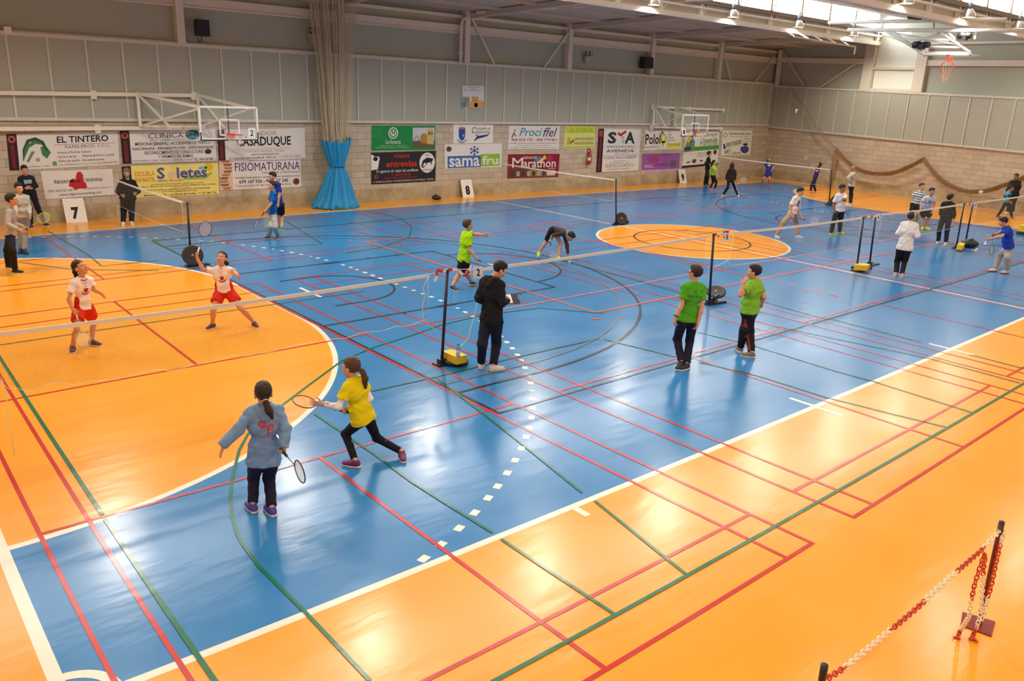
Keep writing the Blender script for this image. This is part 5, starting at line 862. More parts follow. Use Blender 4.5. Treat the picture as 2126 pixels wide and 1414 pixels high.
    for sd in (1, -1):
        s_, e_, w_ = arms(sd); Fl.cap(O(s_), O(e_), .043*g*ca, .036*g*ca, ka); Fl.cap(O(e_), O(e_+(w_-e_)*.3), .037*g*ca, .038*g*ca, ka*.8); Fl.cap(O(e_+(w_-e_)*.3), O(w_), .038*g*ca, .025*K_*(.85+.15*ca), ka*.8)
        hp, kn, an = legs(sd); Fl.cap(O(hp), O(kn), .080*g*cl_, .052*g*cl_, kk); bk = -norm(np.cross(np.cross(kn-an, Hf), kn-an))*.012; Fl.cap(O(kn), O(kn+(an-kn)*.35+bk), .053*g*cl_, .054*g*cl_, kk); Fl.cap(O(kn+(an-kn)*.35+bk), O(an), .053*g*cl_, .036*K_, kk)
    V, Q = Fl.mesh(); parts = [(V, Q)]
    Fh = Field(*bounds([O(Hc)], .17*hs), min(h*.7, .0105)); X = lambda a, bb, c: O(Hc+(hl*a+hf*bb+hu*c)*hs); ax = (hl, hf, hu)
    Fh.ell(X(0, -.012, .03), ax, (.073*hs, .092*hs, .082*hs)); Fh.ell(X(0, .022, -.03), ax, (.058*hs, .066*hs, .082*hs), .03); Fh.ell(X(0, .055, -.088), ax, (.028*hs, .026*hs, .022*hs), .03); Fh.ell(X(0, .07, .018), ax, (.05*hs, .02*hs, .012*hs), .02)
    for sd in (1, -1): Fh.ell(X(.028*sd, .088, -.002), ax, (.016*hs, .012*hs, .0085*hs), .010, neg=True); Fh.ell(X(.074*sd, -.008, -.012), ax, (.012*hs, .022*hs, .034*hs), .008); Fh.ell(X(.038*sd, .055, -.03), ax, (.022*hs, .02*hs, .02*hs), .02)
    Fh.cap(X(0, .083, .005), X(0, .104, -.032), .008*hs, .014*hs, .012); Fh.ell(X(0, .083, -.06), ax, (.026*hs, .014*hs, .012*hs), .01); Fh.cap(X(0, -.01, -.08), O(Nk), .044*K_, .048*K_, .03); parts.append(Fh.mesh())
    for i, sd in enumerate((1, -1)):
        s_, e_, w_ = arms(sd); d = norm(w_-e_); arm = (armL, armR)[i]; dirn = arm[2] if len(arm) > 2 else None
        if dirn is not None: d = norm(d*.4+norm(at(*dirn[:2], (w_-CAM)@fh-D+(dirn[2] if len(dirn) > 2 else 0))-w_))
        inw = norm(-Lt*sd-d*((-Lt*sd)@d)) if abs(Lt@d) < .93 else norm(Fw-d*(Fw@d)); t_ = norm(np.cross(d, inw)*(1)); t_ = t_ if t_@(Fw+np.array([0, 0, .4])) > 0 else -t_
        J['hd%d' % sd] = (w_+d*.078*K_+inw*.022*K_, d, t_, inw); Fg = Field(*bounds([O(w_), O(w_+d*.19*K_)], .09*K_), max(.0055*h/.011, .0055)); Fg.cap(O(w_-d*.05), O(w_), .029*K_, .025*K_, .01); add_hand(Fg, O(w_), d, t_, inw, K_, hands[i]); parts.append(Fg.mesh())
    off = np.cumsum([0]+[len(v) for v, _ in parts]); body = link('body', mesh_np('body', np.concatenate([v for v, _ in parts]), np.concatenate([q+o for (_, q), o in zip(parts, off)]), [skin(skinc)]), e)
    # ---- face
    eyew, iris, lip = mat('eye_white', (232, 228, 222), .3), mat('iris_dark', (40, 28, 22), .3), mat('lip_%d' % skinc[0], (max(0, skinc[0]-38), max(0, skinc[1]-62), max(0, skinc[2]-50)), .5)
    for sd in (1, -1): MB().ball(X(.028*sd, .0735, -.001), np.array([.0125]*3)*hs, 0, 12).ball(X(.0285*sd, .0812, -.001), .0062*hs, 1, 10).build('eye', [eyew, iris], e)
    for sd in (1, -1): MB().tube([X(.014*sd, .089, .018), X(.03*sd, .088, .023), X(.047*sd, .074, .016)], .0038*hs, n=6).build('eyebrow', hairm(hair), e)
    MB().tube([X(-.022, .086, -.062), X(-.008, .096, -.059), X(.008, .096, -.059), X(.022, .086, -.062)], [.003*hs, .0055*hs, .0055*hs, .003*hs], n=6).build('mouth', lip, e)
    # ---- hair
    if hairstyle != 'bald':
        lo, hi = bounds([O(Hc)], .2*hs)
        if hairstyle in ('pony', 'long'): lo = lo-.3*hs
        Fr = Field(lo, hi, min(h*.8, .011)); th_ = .016 if hairstyle == 'short' else .014
        Fr.ell(X(0, -.027, .037), ax, ((.085 if hairstyle == 'short' else .082)*hs, .101*hs, .097*hs), .01)
        if hairstyle == 'short': Fr.ell(X(0, .022, .096), ax, (.056*hs, .05*hs, .034*hs), .03)
        G = Fr.grid()-O(Hc); f_, u_ = G@hf/hs, G@hu/hs; side = np.abs(G@hl/hs)
        Fr.F = np.maximum(Fr.F, np.minimum(.03, np.minimum(f_-.022+.3*np.minimum(u_-.05, 0), .050-u_)*hs)).astype(np.float32)       # clear the face
        Fr.F = np.maximum(Fr.F, (-(u_+.055)*hs if hairstyle == 'short' else -(u_+.085)*hs)).astype(np.float32); Fr.F = np.maximum(Fr.F, np.minimum(.02, np.minimum(-u_-.005, f_+.012)*hs)).astype(np.float32)
        if hairstyle == 'pony':
            pn = extra.get('pony') if extra else None; q = [X(0, -.1, .0), X(0, -.135, -.03), X(0, -.13, -.1), X(0, -.115, -.19)] if pn is None else [X(*p) for p in pn]
            for i, (a, c, r0, r1) in enumerate(zip(q[:-1], q[1:], (.022, .03, .036), (.03, .036, .016))): Fr.cap(a, c, r0*hs, r1*hs, .015)
        if hairstyle == 'long':
            for sx in (-.055, -.02, .02, .055): Fr.cap(X(sx, -.06, .0), X(sx*1.25, -.085, -.2), .045*hs, .035*hs, .03); Fr.cap(X(sx*1.25, -.085, -.2), X(sx*1.1, -.075, -.33), .035*hs, .018*hs, .02)
        Fr.wrinkle(.0022, 95, 1.3); V, Q = Fr.mesh(); ho = link('hair', mesh_np('hair', V, Q, [hairm(hair)]), e)
        if hairstyle == 'pony' and extra and extra.get('tie'): MB().ring(q[0]*.5+q[1]*.5, norm(q[1]-q[0]), .027*hs, .007).build('hair_tie', mat('hair_tie', extra['tie'], .6), ho)
    # ---- top
    rgb, slv, hem, lo_ = top['c'], top.get('sleeve', .55), top.get('hem', -.02), top.get('loose', .012); Fl = Field(*bounds([O(q) for sd in (1, -1) for q in arms(sd)]+[O(Pv), O(Nk)], .2*K_), h); torso(Fl, lo_+.003, .045)
    Fl.cap(O(Pv+Sp*.12), O(Pv-Sp*(.02-hem)), .086*g+lo_, .090*g+lo_+.004, .05, fl=(Hl, 1.52))
    for sd in (1, -1):
        s_, e_, w_ = arms(sd); ex = lo_*.75+.005
        if slv <= 1: m = s_+(e_-s_)*slv; Fl.cap(O(s_), O(m), .038*g+ex*.7, .043*g+ex+.010, .025, c1=0.)
        else: m = e_+(w_-e_)*(slv-1); Fl.cap(O(s_), O(e_), .039*g+ex*.8, .037*g+ex, .025); Fl.cap(O(e_), O(m), .038*g+ex, .027*K_+ex, .02, c1=0.)
    if top.get('hood'): Fl.cap(O(Nk-Fw*.06*K_+Lt*.07*K_-Sp*.0), O(Nk-Fw*.10*K_-Sp*.10*K_), .04*K_, .045*K_, .03); Fl.cap(O(Nk-Fw*.06*K_-Lt*.07*K_), O(Nk-Fw*.10*K_-Sp*.10*K_), .04*K_, .045*K_, .03)
    Fl.wrinkle(top.get('wr', .003), 38/K_, sum(map(ord, key))); Fl.cut(O(Pv+Sp*(hem+.03)*K_), -Sp)
    if not top.get('hood'): Fl.ell(O(Nk+Sp*.035+Fw*.016), (Lt, Fw, Sp), (.062*K_, .06*K_, .052*K_), .006, neg=True)
    else: Fl.ell(O(Nk+Sp*.05+Fw*.03), (Lt, Fw, Sp), (.062*K_, .062*K_, .085*K_), .006, neg=True)
    V, Q = Fl.mesh(); C_ = V[Q].mean(1); mi = None; ms = [cloth('%d_%d_%d' % tuple(rgb), rgb)]
    if top.get('side'):
        ms.append(cloth('%d_%d_%d' % tuple(top['side']), top['side'])); x = (C_-O(Pv))@Lt; y = (C_-O(Pv))@Fw; zz = (C_-O(Pv))@Sp; mi = ((np.abs(x) > .112*g+.012) & (zz < .30*K_) & (zz < .06+.6*np.abs(x)+.1)).astype(int)
        dd = np.min([np.linalg.norm(np.cross(C_-O(Sh[s]), norm(EL[s]-Sh[s])), axis=1) for s in (1, -1)], 0); mi = np.where((dd < .075*K_) & (((C_-O(Pv))@Sp) > .28*K_), 0, mi)
    if top.get('stripes'):
        ms.append(cloth('%d_%d_%d' % tuple(top['stripes']), top['stripes'])); zz = (C_-O(Pv))@Sp; mi = ((zz/(.085*K_)) % 1 < .42).astype(int)
    nm = top.get('name', 'shirt'); so = link(nm, mesh_np(nm, V, Q, ms, mi), e); J['shirtVQ'] = (V, Q); J['shirt'] = so
    if top.get('label'): so['label'] = top['label']
    if top.get('under'):      # long sleeves of a shirt worn underneath
        Fl = Field(*bounds([O(q) for sd in (1, -1) for q in arms(sd)], .1), h)
        for sd in (1, -1): s_, e_, w_ = arms(sd); Fl.cap(O(s_+(e_-s_)*.3), O(e_), .046*g, .042*g, .02); Fl.cap(O(e_), O(e_+(w_-e_)*.95), .043*g, .034*K_, .02, c1=0.)
        Fl.wrinkle(.004, 60, 1.); V, Q = Fl.mesh(); link('undershirt_sleeves', mesh_np('undershirt_sleeves', V, Q, [cloth('%d_%d_%d' % top['under'], top['under'])]), e)
    # ---- bottom
    rgb, ln, wd = bottom['c'], bottom.get('len', 1.93), bottom.get('loose', .014); Fl = Field(*bounds([O(q) for sd in (1, -1) for q in legs(sd)]+[O(Pv)], .2*K_), h); Fl.cap(O(Pv-Hl*.07*g+Sp*.01), O(Pv+Hl*.07*g+Sp*.01), .086*g+.004, None, .05); Fl.cap(O(Pv+Sp*.08), O(Pv), .074*g, .080*g, .05, fl=(Hl, 1.45))
    for sd in (1, -1):
        hp, kn, an = legs(sd)
        if ln <= 1: m = hp+(kn-hp)*ln; Fl.cap(O(hp), O(m), .082*g+wd, .070*g+wd+.015, .04, c1=0.)
        else: m = kn+(an-kn)*(ln-1); Fl.cap(O(hp), O(kn), .078*g+wd, .052*g+wd, .04); Fl.cap(O(kn), O(m), .053*g+wd, .042*K_+wd*bottom.get('flare', 1.), .03, c1=0.)
    Fl.wrinkle(bottom.get('wr', .0032), 34/K_, sum(map(ord, key))+2.); Fl.cut(O(Pv+Sp*.05*K_), Sp); V, Q = Fl.mesh(); mi = None; ms = [cloth('%d_%d_%d' % tuple(rgb), rgb)]
    if bottom.get('stripe'):
        ms.append(cloth('%d_%d_%d' % tuple(bottom['stripe']), bottom['stripe'])); C_ = V[Q].mean(1); mi = np.zeros(len(Q), int)
        for sd in (1, -1):
            hp, kn, an = [O(q) for q in legs(sd)]
            for p0, p1, lo0 in ((hp, kn, .15), (kn, an, 0)):
                ax_ = p1-p0; L_ = np.linalg.norm(ax_); ax_ = ax_/L_; t = (C_-p0)@ax_/L_; r = C_-p0-np.outer((C_-p0)@ax_, ax_); rn = r/np.maximum(np.linalg.norm(r, axis=1), 1e-6)[:, None]; lat = norm(Hl*sd-ax_*(Hl@ax_)*sd); mi[(t > lo0) & (t < 1.05) & (rn@lat > bottom.get('sw', .93)) & (np.linalg.norm(r, axis=1) < .14)] = 1
    nm = bottom.get('name', 'trousers'); bo = link(nm, mesh_np(nm, V, Q, ms, mi), e)
    if bottom.get('label'): bo['label'] = bottom['label']
    # ---- shoes
    for sd in (1, -1):
        an, te = An[sd], Te[sd]; td = norm((te-an)*[1, 1, 0]) if te is not None and np.linalg.norm((te-an)[:2]) > .03 else Hf
        heel_up = an[2]-.085*K_; toe = an*[1, 1, 0]+td*.165*K_+np.array([0, 0, .0]) if te is None or heel_up < .02 else te*[1, 1, 0]
        T3 = toe+np.array([0, 0, .0]); A3 = an-np.array([0, 0, .085*K_]); fd = norm(T3-A3); up = norm(np.array([0, 0, 1.])-fd*fd[2]); lt = np.cross(up, fd); Z = lambda f, l, u: O(A3+fd*f*K_+lt*l*K_+up*u*K_)
        if heel_up > .02 and np.linalg.norm(T3-A3) > 1e-3: LL = .165
        Fl = Field(*bounds([Z(-.07, -.05, 0), Z(.2, .05, .12), Z(-.07, .05, .12), Z(.2, -.05, 0)], .02), h*.75)
        Fl.cap(Z(-.03, 0, .045), Z(.05, 0, .045), .040*K_, .043*K_, .02); Fl.cap(Z(.05, 0, .042), Z(.15, 0, .032), .044*K_, .034*K_, .02, fl=(lt, 1.12)); Fl.cap(Z(0, 0, .05), Z(-.005, 0, .105), .042*K_, .042*K_, .03, c1=0.); Fl.cut(Z(0, 0, .018), -up); V, Q = Fl.mesh(); sc_, so_ = shoes
        sh = link('shoe', mesh_np('shoe', V, Q, [mat('shoe_%d_%d_%d' % tuple(sc_), sc_, .6, vary=.12, vscale=30)]), e)
        Fl = Field(*bounds([Z(-.08, -.06, 0), Z(.2, .06, .03), Z(-.08, .06, .03), Z(.2, -.06, 0)], .01), h*.7)
        Fl.cap(Z(-.035, 0, .015), Z(.05, 0, .015), .044*K_, .046*K_, .02); Fl.cap(Z(.05, 0, .015), Z(.152, 0, .015), .048*K_, .038*K_, .02); Fl.cut(Z(0, 0, .001), -up); Fl.cut(Z(0, 0, .028), up); V, Q = Fl.mesh(); link('sole', mesh_np('sole', V, Q, [mat('sole_%d_%d_%d' % tuple(so_), so_, .6)]), sh)
        if extra and extra.get('laces'):
            mb = MB()
            for q in range(4): mb.tube([Z(.045+.018*q, -.028, .076-.006*q), Z(.05+.018*q, 0, .089-.007*q), Z(.055+.018*q, .028, .076-.006*q)], .004, n=5)
            mb.build('laces', mat('laces_%d_%d_%d' % extra['laces'], extra['laces'], .7), sh)
    return J
def decal(J, verts, F, center, right, up, nrm, rgb, name='print', off=.004):
    """print flat art (metres in right/up) onto the shirt surface"""
    V, Q = J['shirtVQ']; bv = BVHTree.FromPolygons([tuple(v) for v in V], [tuple(int(i) for i in q) for q in Q]); c = np.array(center)-J['org']; out = []; n = np.array(nrm)
    for x, y in verts:
        p = c+np.array(right)*x+np.array(up)*y; hit = bv.ray_cast(Vector(p+n*.35), Vector(-n), .7)[0]; out.append(np.array(hit)+n*off if hit is not None else p)
    link(name, mesh_np(name, out, F, [paint(rgb)], smooth=False), J['e'])
def gridart(w, h, nx, ny): return [(w*(i/nx-.5), h*(j/ny-.5)) for j in range(ny+1) for i in range(nx+1)], [(j*(nx+1)+i, j*(nx+1)+i+1, (j+1)*(nx+1)+i+1, (j+1)*(nx+1)+i) for j in range(ny) for i in range(nx)]
def arcart(r0, r1, a0, a1, n=20): t = np.radians(np.linspace(a0, a1, n)); return [(r0*math.cos(a), r0*math.sin(a)) for a in t]+[(r1*math.cos(a), r1*math.sin(a)) for a in t], [(i, i+1, n+i+1, n+i) for i in range(n-1)]
def textart(s, w, h, **k): V, F = text_mesh(s, **k); return [((x-.5)*w, (y-.5)*h) for x, y in V], F
def hold(J, sd, px, sgn, label, nrm=None, **k):
    c, d, t, inw = J['hd%d' % sd]; r = ray(*px); rn = r/np.linalg.norm(r); q = c-CAM; tb = q@rn; d2 = q@q-tb*tb; L = .48
    head = CAM+rn*(tb+sgn*math.sqrt(max(0, L*L-d2))); D = np.linalg.norm(head-c); head = c+(head-c)/D*min(max(D, .40), .54)
    return racket(c, head, norm(CAM-head) if nrm is None else nrm, label, L=None, **k)
NAVY = (30, 32, 48); BLACKC = (32, 31, 34); DKB = (36, 36, 42); GRYS = (168, 160, 152); WTS = (226, 222, 216)
TANSK = (204, 156, 124); PALESK = (222, 178, 150); DARKSK = (150, 106, 82)
# --- left group by the wall
J = person('A', 'person in grey sweater and black trousers holding racket, at left picture edge', 1.72, 80, (22, 486), (21, 431), (25, 414.5), ((30, 465, 1), (50, 472, 0)), ((17, 467, -1), (40, 477, -1)), ((15, 520), (17, 549.5), (28, 556)), ((26, 523), (31, 560), (52, 566.5)), TANSK, (34, 26, 24), dict(c=GRYS, sleeve=1.95, hem=-.05, name='sweater', loose=.018), dict(c=BLACKC, loose=.02), ((30, 30, 34), (222, 220, 214)), hands=('grip', 'relax'), tilt=(0, 0), extra={'laces': (226, 226, 224)})
hold(J, 1, (79, 460.5), 0, 'racket with yellow-green frame held by the grey sweater at left edge', col=(196, 214, 40))
J = person('B', 'person in pale grey sweatshirt and grey joggers behind the left edge man', 1.68, 20, (47, 450), (41.5, 404.5), (39.5, 391), ((60, 429, 0), (62.5, 446, -1)), ((31, 428, 0), (35, 444, -1)), ((51, 483), (51, 520), (56, 527)), ((43, 484), (43, 518), (41, 525)), TANSK, (36, 28, 26), dict(c=(176, 170, 158), sleeve=1.95, hem=-.04, name='sweatshirt', loose=.018), dict(c=(150, 146, 138), loose=.02, name='joggers'), ((42, 46, 60), (60, 62, 70)), tilt=(-5, 0))
J = person('C', 'person in dark tracksuit leaning on the wall with folded arms, upper left', 1.72, 15, (60.5, 400), (53, 364.5), (51, 353), ((75, 386, 0), (62, 389.5, -1)), ((41, 379, 0), (57, 388, -1)), ((78, 431), (93, 463), (106, 470)), ((62, 434), (64, 467), (69, 475)), TANSK, (34, 27, 24), dict(c=(34, 36, 46), sleeve=1.95, hem=-.03, name='sweatshirt', loose=.016), dict(c=(30, 30, 42), loose=.018), ((44, 44, 50), (228, 226, 222)), pd=.12, nd=.0, hd=-.03, tilt=(-8, 0))
V, F = gridart(.2, .11, 8, 5); decal(J, V, F, J['N']-J['Sp']*.17, J['Lt'], J['Sp'], J['Fw'], (150, 176, 186), 'chest_print')
J = person('D', 'stout person all in black with white shoes by the yellow banner', 1.72, 0, (265.5, 411), (265, 373), (263, 360), ((286.5, 397.5, 0), (282, 402, -1)), ((244.5, 397.5, 0), (253, 405.5, -1)), ((273, 434), (273.4, 461), (276, 468)), ((257, 434), (255.8, 462), (254.5, 469.5)), (196, 146, 120), (112, 102, 96), dict(c=(28, 28, 32), sleeve=1.9, hem=-.07, name='jacket', loose=.03), dict(c=(34, 34, 44), loose=.026), ((216, 212, 206), (228, 226, 222)), b=1.22, tilt=(-10, 0), hands=('fist', 'fist'))
# --- the two girls in white and red
GIRL = dict(c=(240, 226, 220), side=(196, 40, 32), sleeve=.62, hem=-.03, loose=.016, wr=.0035); RSH = dict(c=(206, 44, 26), len=.55, loose=.03, name='shorts')
def kit(J, K_):
    n, r, u = J['Fw'], J['Lt']*-1, J['Sp']; r = np.cross(u, n); c = J['N']-u*.235*K_
    V, F = gridart(.066, .075, 3, 4); V = [(x*(1-.3*(y < -.01)), y) for x, y in V]; decal(J, V, F, c+u*.018, r, u, n, (176, 44, 48), 'crest'); V, F = arcart(.05, .068, 200, 340); decal(J, V, F, c+u*.012, r, u, n, (176, 44, 48), 'crest')
    V, F = textart('kelme', .07, .016); decal(J, V, F, J['N']-u*.085*K_, r, u, n, (120, 60, 66), 'print'); V, F = arcart(.0, .016, 0, 360); decal(J, V, F, J['N']-u*.14*K_, r, u, n, (206, 200, 206), 'print')
    o = MB(J['org']); P_ = [J['N']+J['Lt']*.07*math.cos(a)*K_+J['Fw']*(.066*math.sin(a)+.02)*K_+J['Sp']*(-.012-.03*max(0, math.sin(a)))*K_ for a in np.linspace(0, 6.28, 17)]; o.tube(P_, .008, n=6); o.build('collar', cloth('196_40_32', (196, 40, 32)), J['e'])
J = person('E', 'girl in white and red kit, racket lowered, looking up, at left', 1.60, 32, (173, 641), (169.5, 575), (166.5, 556), ((195, 602, 0), (209.5, 609.5, 1)), ((142.5, 621, -1), (151, 641.5, 0), (156, 652)), ((195, 670), (191, 707.5), (211, 717)), ((159.5, 683), (150.8, 719), (150, 733)), (206, 146, 112), (34, 24, 22), GIRL, RSH, ((74, 28, 52), (228, 224, 220)), look=48, tilt=(24, 0), hairstyle='pony', hands=('open', 'grip'), extra={'pony': [(0, -.095, .03), (0, -.13, -.02), (0, -.125, -.1), (0, -.11, -.18)], 'laces': (150, 40, 70)}, h=.0095, b=.84)
kit(J, J['K']); hold(J, -1, (172.5, 705), -1, 'racket with pale green frame hanging from the left girl in white', col=(150, 190, 170), grip=(226, 222, 214))
J = person('F', 'girl in white and red kit reaching up with her racket', 1.57, -6, (466.5, 606), (458.5, 553), (460, 536.5), ((488.5, 567, -1), (495.5, 573, -1)), ((421.5, 560, 0), (409.5, 535.5, 0), (408, 527)), ((501, 641), (527.5, 669.5), (536, 681)), ((442.5, 644), (441.6, 672.5), (431, 683)), (208, 148, 116), (44, 30, 26), GIRL, RSH, ((74, 28, 52), (228, 224, 220)), look=-20, tilt=(28, 0), hairstyle='pony', hands=('relax', 'grip'), extra={'pony': [(0, -.095, .03), (.02, -.12, -.01), (.05, -.12, -.05), (.06, -.1, -.09)], 'laces': (150, 40, 70)}, b=.95, h=.0095)
kit(J, J['K']); hold(J, -1, (426, 475.5), 0, 'racket with blue shaft and white strings raised by the reaching girl', col=(40, 84, 190), grip=(226, 214, 190), strg=(240, 236, 228))
# --- the two boys in blue
J = person('G', 'person in blue t-shirt and light grey joggers walking left with racket', 1.64, 282, (566.5, 444), (568.5, 396), (566, 385.5), ((563.5, 422.5, -1), (553, 436, 0)), ((560, 420, 1), (556, 435, 1)), ((571.5, 471), (577.5, 489), (576, 500)), ((562, 470), (558, 489.5), (548.5, 495.5)), TANSK, (40, 30, 26), dict(c=(26, 92, 176), sleeve=.75, hem=-.06, loose=.018), dict(c=(176, 172, 164), loose=.022, name='joggers'), ((84, 84, 66), (222, 220, 210)), hands=('grip', 'relax'))
hold(J, 1, (541, 452), 0, 'thin edge-on racket held by the boy in blue t-shirt', nrm=(0.3, .2, 1), col=(50, 52, 60))
J = person('H', 'taller person in dark blue shirt and black shorts behind the walking boy', 1.78, 300, (579, 424), (572, 377), (565.5, 366.5), ((580, 404, 0), (578, 423, 1)), ((562, 400, 0), (561, 420, 1)), ((583.5, 447), (585, 472.5), (580, 478)), ((575, 446), (577, 471), (571, 476)), TANSK, (30, 24, 22), dict(c=(36, 50, 150), sleeve=.7, hem=-.06, loose=.018), dict(c=(34, 34, 44), len=.75, loose=.03, name='shorts'), ((60, 130, 110), (224, 222, 216)), hands=('grip', 'relax'), tilt=(-10, 0))
hold(J, -1, (554, 471), 0, 'pale racket hanging low beside the grey joggers', col=(176, 186, 190))
# --- foreground girls
J = person('I', 'girl in blue-grey hoodie seen from behind, nearest player', 1.53, 184, (547.5, 956), (549.5, 842), (546.5, 817), ((496, 890, 0), (466, 920.5, 0), (462, 945)), ((592.5, 889, 0), (590, 922, 0), (592, 940)), ((527, 990), (525, 1048), (517, 1050)), ((558.5, 992), (564.5, 1055), (552, 1053)), (196, 150, 122), (44, 30, 24), dict(c=(116, 150, 192), sleeve=2.2, hem=-.07, loose=.028, hood=1, name='hoodie', wr=.005), dict(c=(38, 34, 54), loose=.016), ((84, 70, 150), (226, 218, 214)), tilt=(-8, 0), hairstyle='pony', hands=('open', 'grip'), extra={'pony': [(0, -.09, -.03), (-.01, -.125, -.07), (-.03, -.15, -.14), (-.055, -.15, -.21)], 'tie': (200, 180, 170)}, h=.009, b=.95)
n = J['Fw']*-1; r = np.cross(J['Sp'], n); c = J['N']-J['Sp']*.165+r*.005
V, F = arcart(.021, .041, 40, 340); decal(J, V, F, c-r*.033+J['Sp']*.012, r, J['Sp'], n, (206, 50, 72), 'back_print'); V, F = gridart(.036, .016, 2, 1); decal(J, V, F, c-r*.012+J['Sp']*.002, r, J['Sp'], n, (206, 50, 72), 'back_print')
V, F = arcart(.013, .032, 0, 360, 26); decal(J, V, F, c+r*.048-J['Sp']*.022, r, J['Sp'], n, (206, 50, 72), 'back_print'); V, F = gridart(.017, .10, 1, 5); decal(J, V, F, c+r*.022-J['Sp']*.055, r, J['Sp'], n, (206, 50, 72), 'back_print')
V, F = textart('baloncesto femenino', .26, .016, shear=.2); decal(J, V, F, c-J['Sp']*.125, r, J['Sp'], n, (190, 90, 110), 'back_print')
hold(J, -1, (622.5, 979), -1, 'dark racket hanging from the right hand of the hoodie girl', nrm=J['cdir']*.6+J['rdir']*.9, col=(52, 56, 70))
J = person('J', 'girl in yellow t-shirt over white sleeves lunging, seen from behind', 1.53, 232, (754, 868), (733, 785), (727.5, 763), ((703, 845, 0), (671, 838.5, 0), (655, 838)), ((768, 828, 0), (727, 848.5, 1)), ((717.5, 901), (737.5, 957), (715, 963)), ((782, 909), (834, 938, .0), (840, 963)), (206, 156, 126), (84, 54, 38), dict(c=(226, 206, 16), sleeve=.62, hem=-.08, loose=.022, under=(238, 228, 222), wr=.004), dict(c=(28, 26, 32), loose=.004, name='leggings', wr=.001), ((110, 34, 84), (232, 220, 210)), look=240, tilt=(-5, 0), hairstyle='pony', hands=('open', 'grip'), extra={'pony': [(0, -.09, .0), (-.02, -.135, -.04), (-.04, -.15, -.13), (-.06, -.13, -.25)], 'laces': (206, 40, 90)}, h=.009, nd=-.02)
hold(J, -1, (632, 834), 0, 'racket with bronze frame held level by the yellow t-shirt girl', nrm=(.15, -.45, 1), col=(96, 66, 50), strg=(244, 220, 180))
# --- clipboard boy
J = person('K', 'person in black hoodie and navy trousers writing on a clipboard', 1.76, 146, (1020.5, 664), (1022.5, 577), (1038, 560), ((993.5, 619, 0), (1012, 632, 1)), ((1043, 629, 0), (1053.5, 624, 1)), ((1001.5, 714), (999, 754), (1003, 748)), ((1030.5, 714), (1024, 759.5), (1046, 766.5)), (206, 156, 128), (24, 21, 22), dict(c=(30, 30, 35), sleeve=1.96, hem=-.075, loose=.026, hood=1, name='hoodie', wr=.005), dict(c=(30, 32, 46), loose=.022), ((222, 214, 200), (204, 190, 160)), look=112, tilt=(-34, 0), hands=('grip', 'grip'), h=.0095, b=1.05)
c = at_plane(1051, 621, J['Wr'][-1]+J['cdir']*-.06, J['cdir']); e = empty('clipboard', c, 'dark clipboard with white paper in the black hoodie boy hands', 'clipboard'); ax = norm(J['rdir']*.95-J['cdir']*.25); ay = norm(np.cross((0, 0, 1), ax)*-1); ay = ay if ay@J['cdir'] < 0 else -ay; ay = norm(ay+np.array([0, 0, .55])); az = norm(np.cross(ax, ay)); az = az if az[2] > 0 else -az
MB().boxax(ax*.05, (ax, ay, az), (.16, .115, .004)).build('board', mat('board_brown', (44, 38, 36), .6), e); MB().boxax(-ax*.01+az*.006, (ax, ay, az), (.10, .10, .001)).build('paper', paint((240, 238, 234)), e); MB().boxax(ax*.19+az*.01, (ax, ay, az), (.008, .03, .004)).build('clip', MET, e)
# --- pointing boy, picking-up boy
J = person('L', 'person in lime t-shirt pointing with outstretched arm', 1.58, 112, (963, 539), (970, 482), (971.5, 467.5), ((988.5, 486.5, 0), (1004.5, 487.5, 0), (1014, 487.3)), ((974.5, 519, -1), (987, 533.5, 0), (990, 539)), ((972, 570), (979, 585, .02), (993, 589)), ((953, 571), (939.8, 594.5), (957, 605)), TANSK, (74, 48, 32), dict(c=(164, 216, 16), sleeve=.68, hem=-.07, loose=.03, wr=.004), dict(c=(28, 28, 34), len=.62, loose=.035, name='shorts'), ((38, 38, 38), (222, 214, 204)), look=118, hands=('point', 'grip'), b=1.1, h=.0105)
hold(J, -1, (1022, 550), -1, 'racket with green head trailing from the pointing boy hand', nrm=(0.2, 0, 1), col=(60, 130, 84))
J = person('M', 'person in dark sportswear bending down to pick up a shuttlecock', 1.62, 78, (1149, 478), (1173, 484), (1184.5, 491), ((1177, 508, -1), (1179.5, 529, 0), (1181, 542)), ((1146, 489, -1), (1142.5, 499, -1)), ((1164, 504.5), (1159.5, 533), (1167, 546)), ((1136, 501), (1119, 523.5, .05), (1116.5, 535)), TANSK, (40, 28, 22), dict(c=(74, 58, 54), sleeve=1.9, hem=-.05, loose=.014, name='sports_top'), dict(c=(32, 30, 34), len=.85, loose=.02, name='shorts'), ((190, 220, 30), (232, 230, 220)), look=70, tilt=(-62, 0), hands=('relax', 'grip'), nd=-.02, hd=-.05)
hold(J, -1, (1149.5, 532), 0, 'racket with red throat hanging from the bending boy', col=(190, 150, 170)); shuttle(fl(1181.5, 548.5, .014), (0, .2, -1), 'white shuttlecock on floor under the bending boy hand')
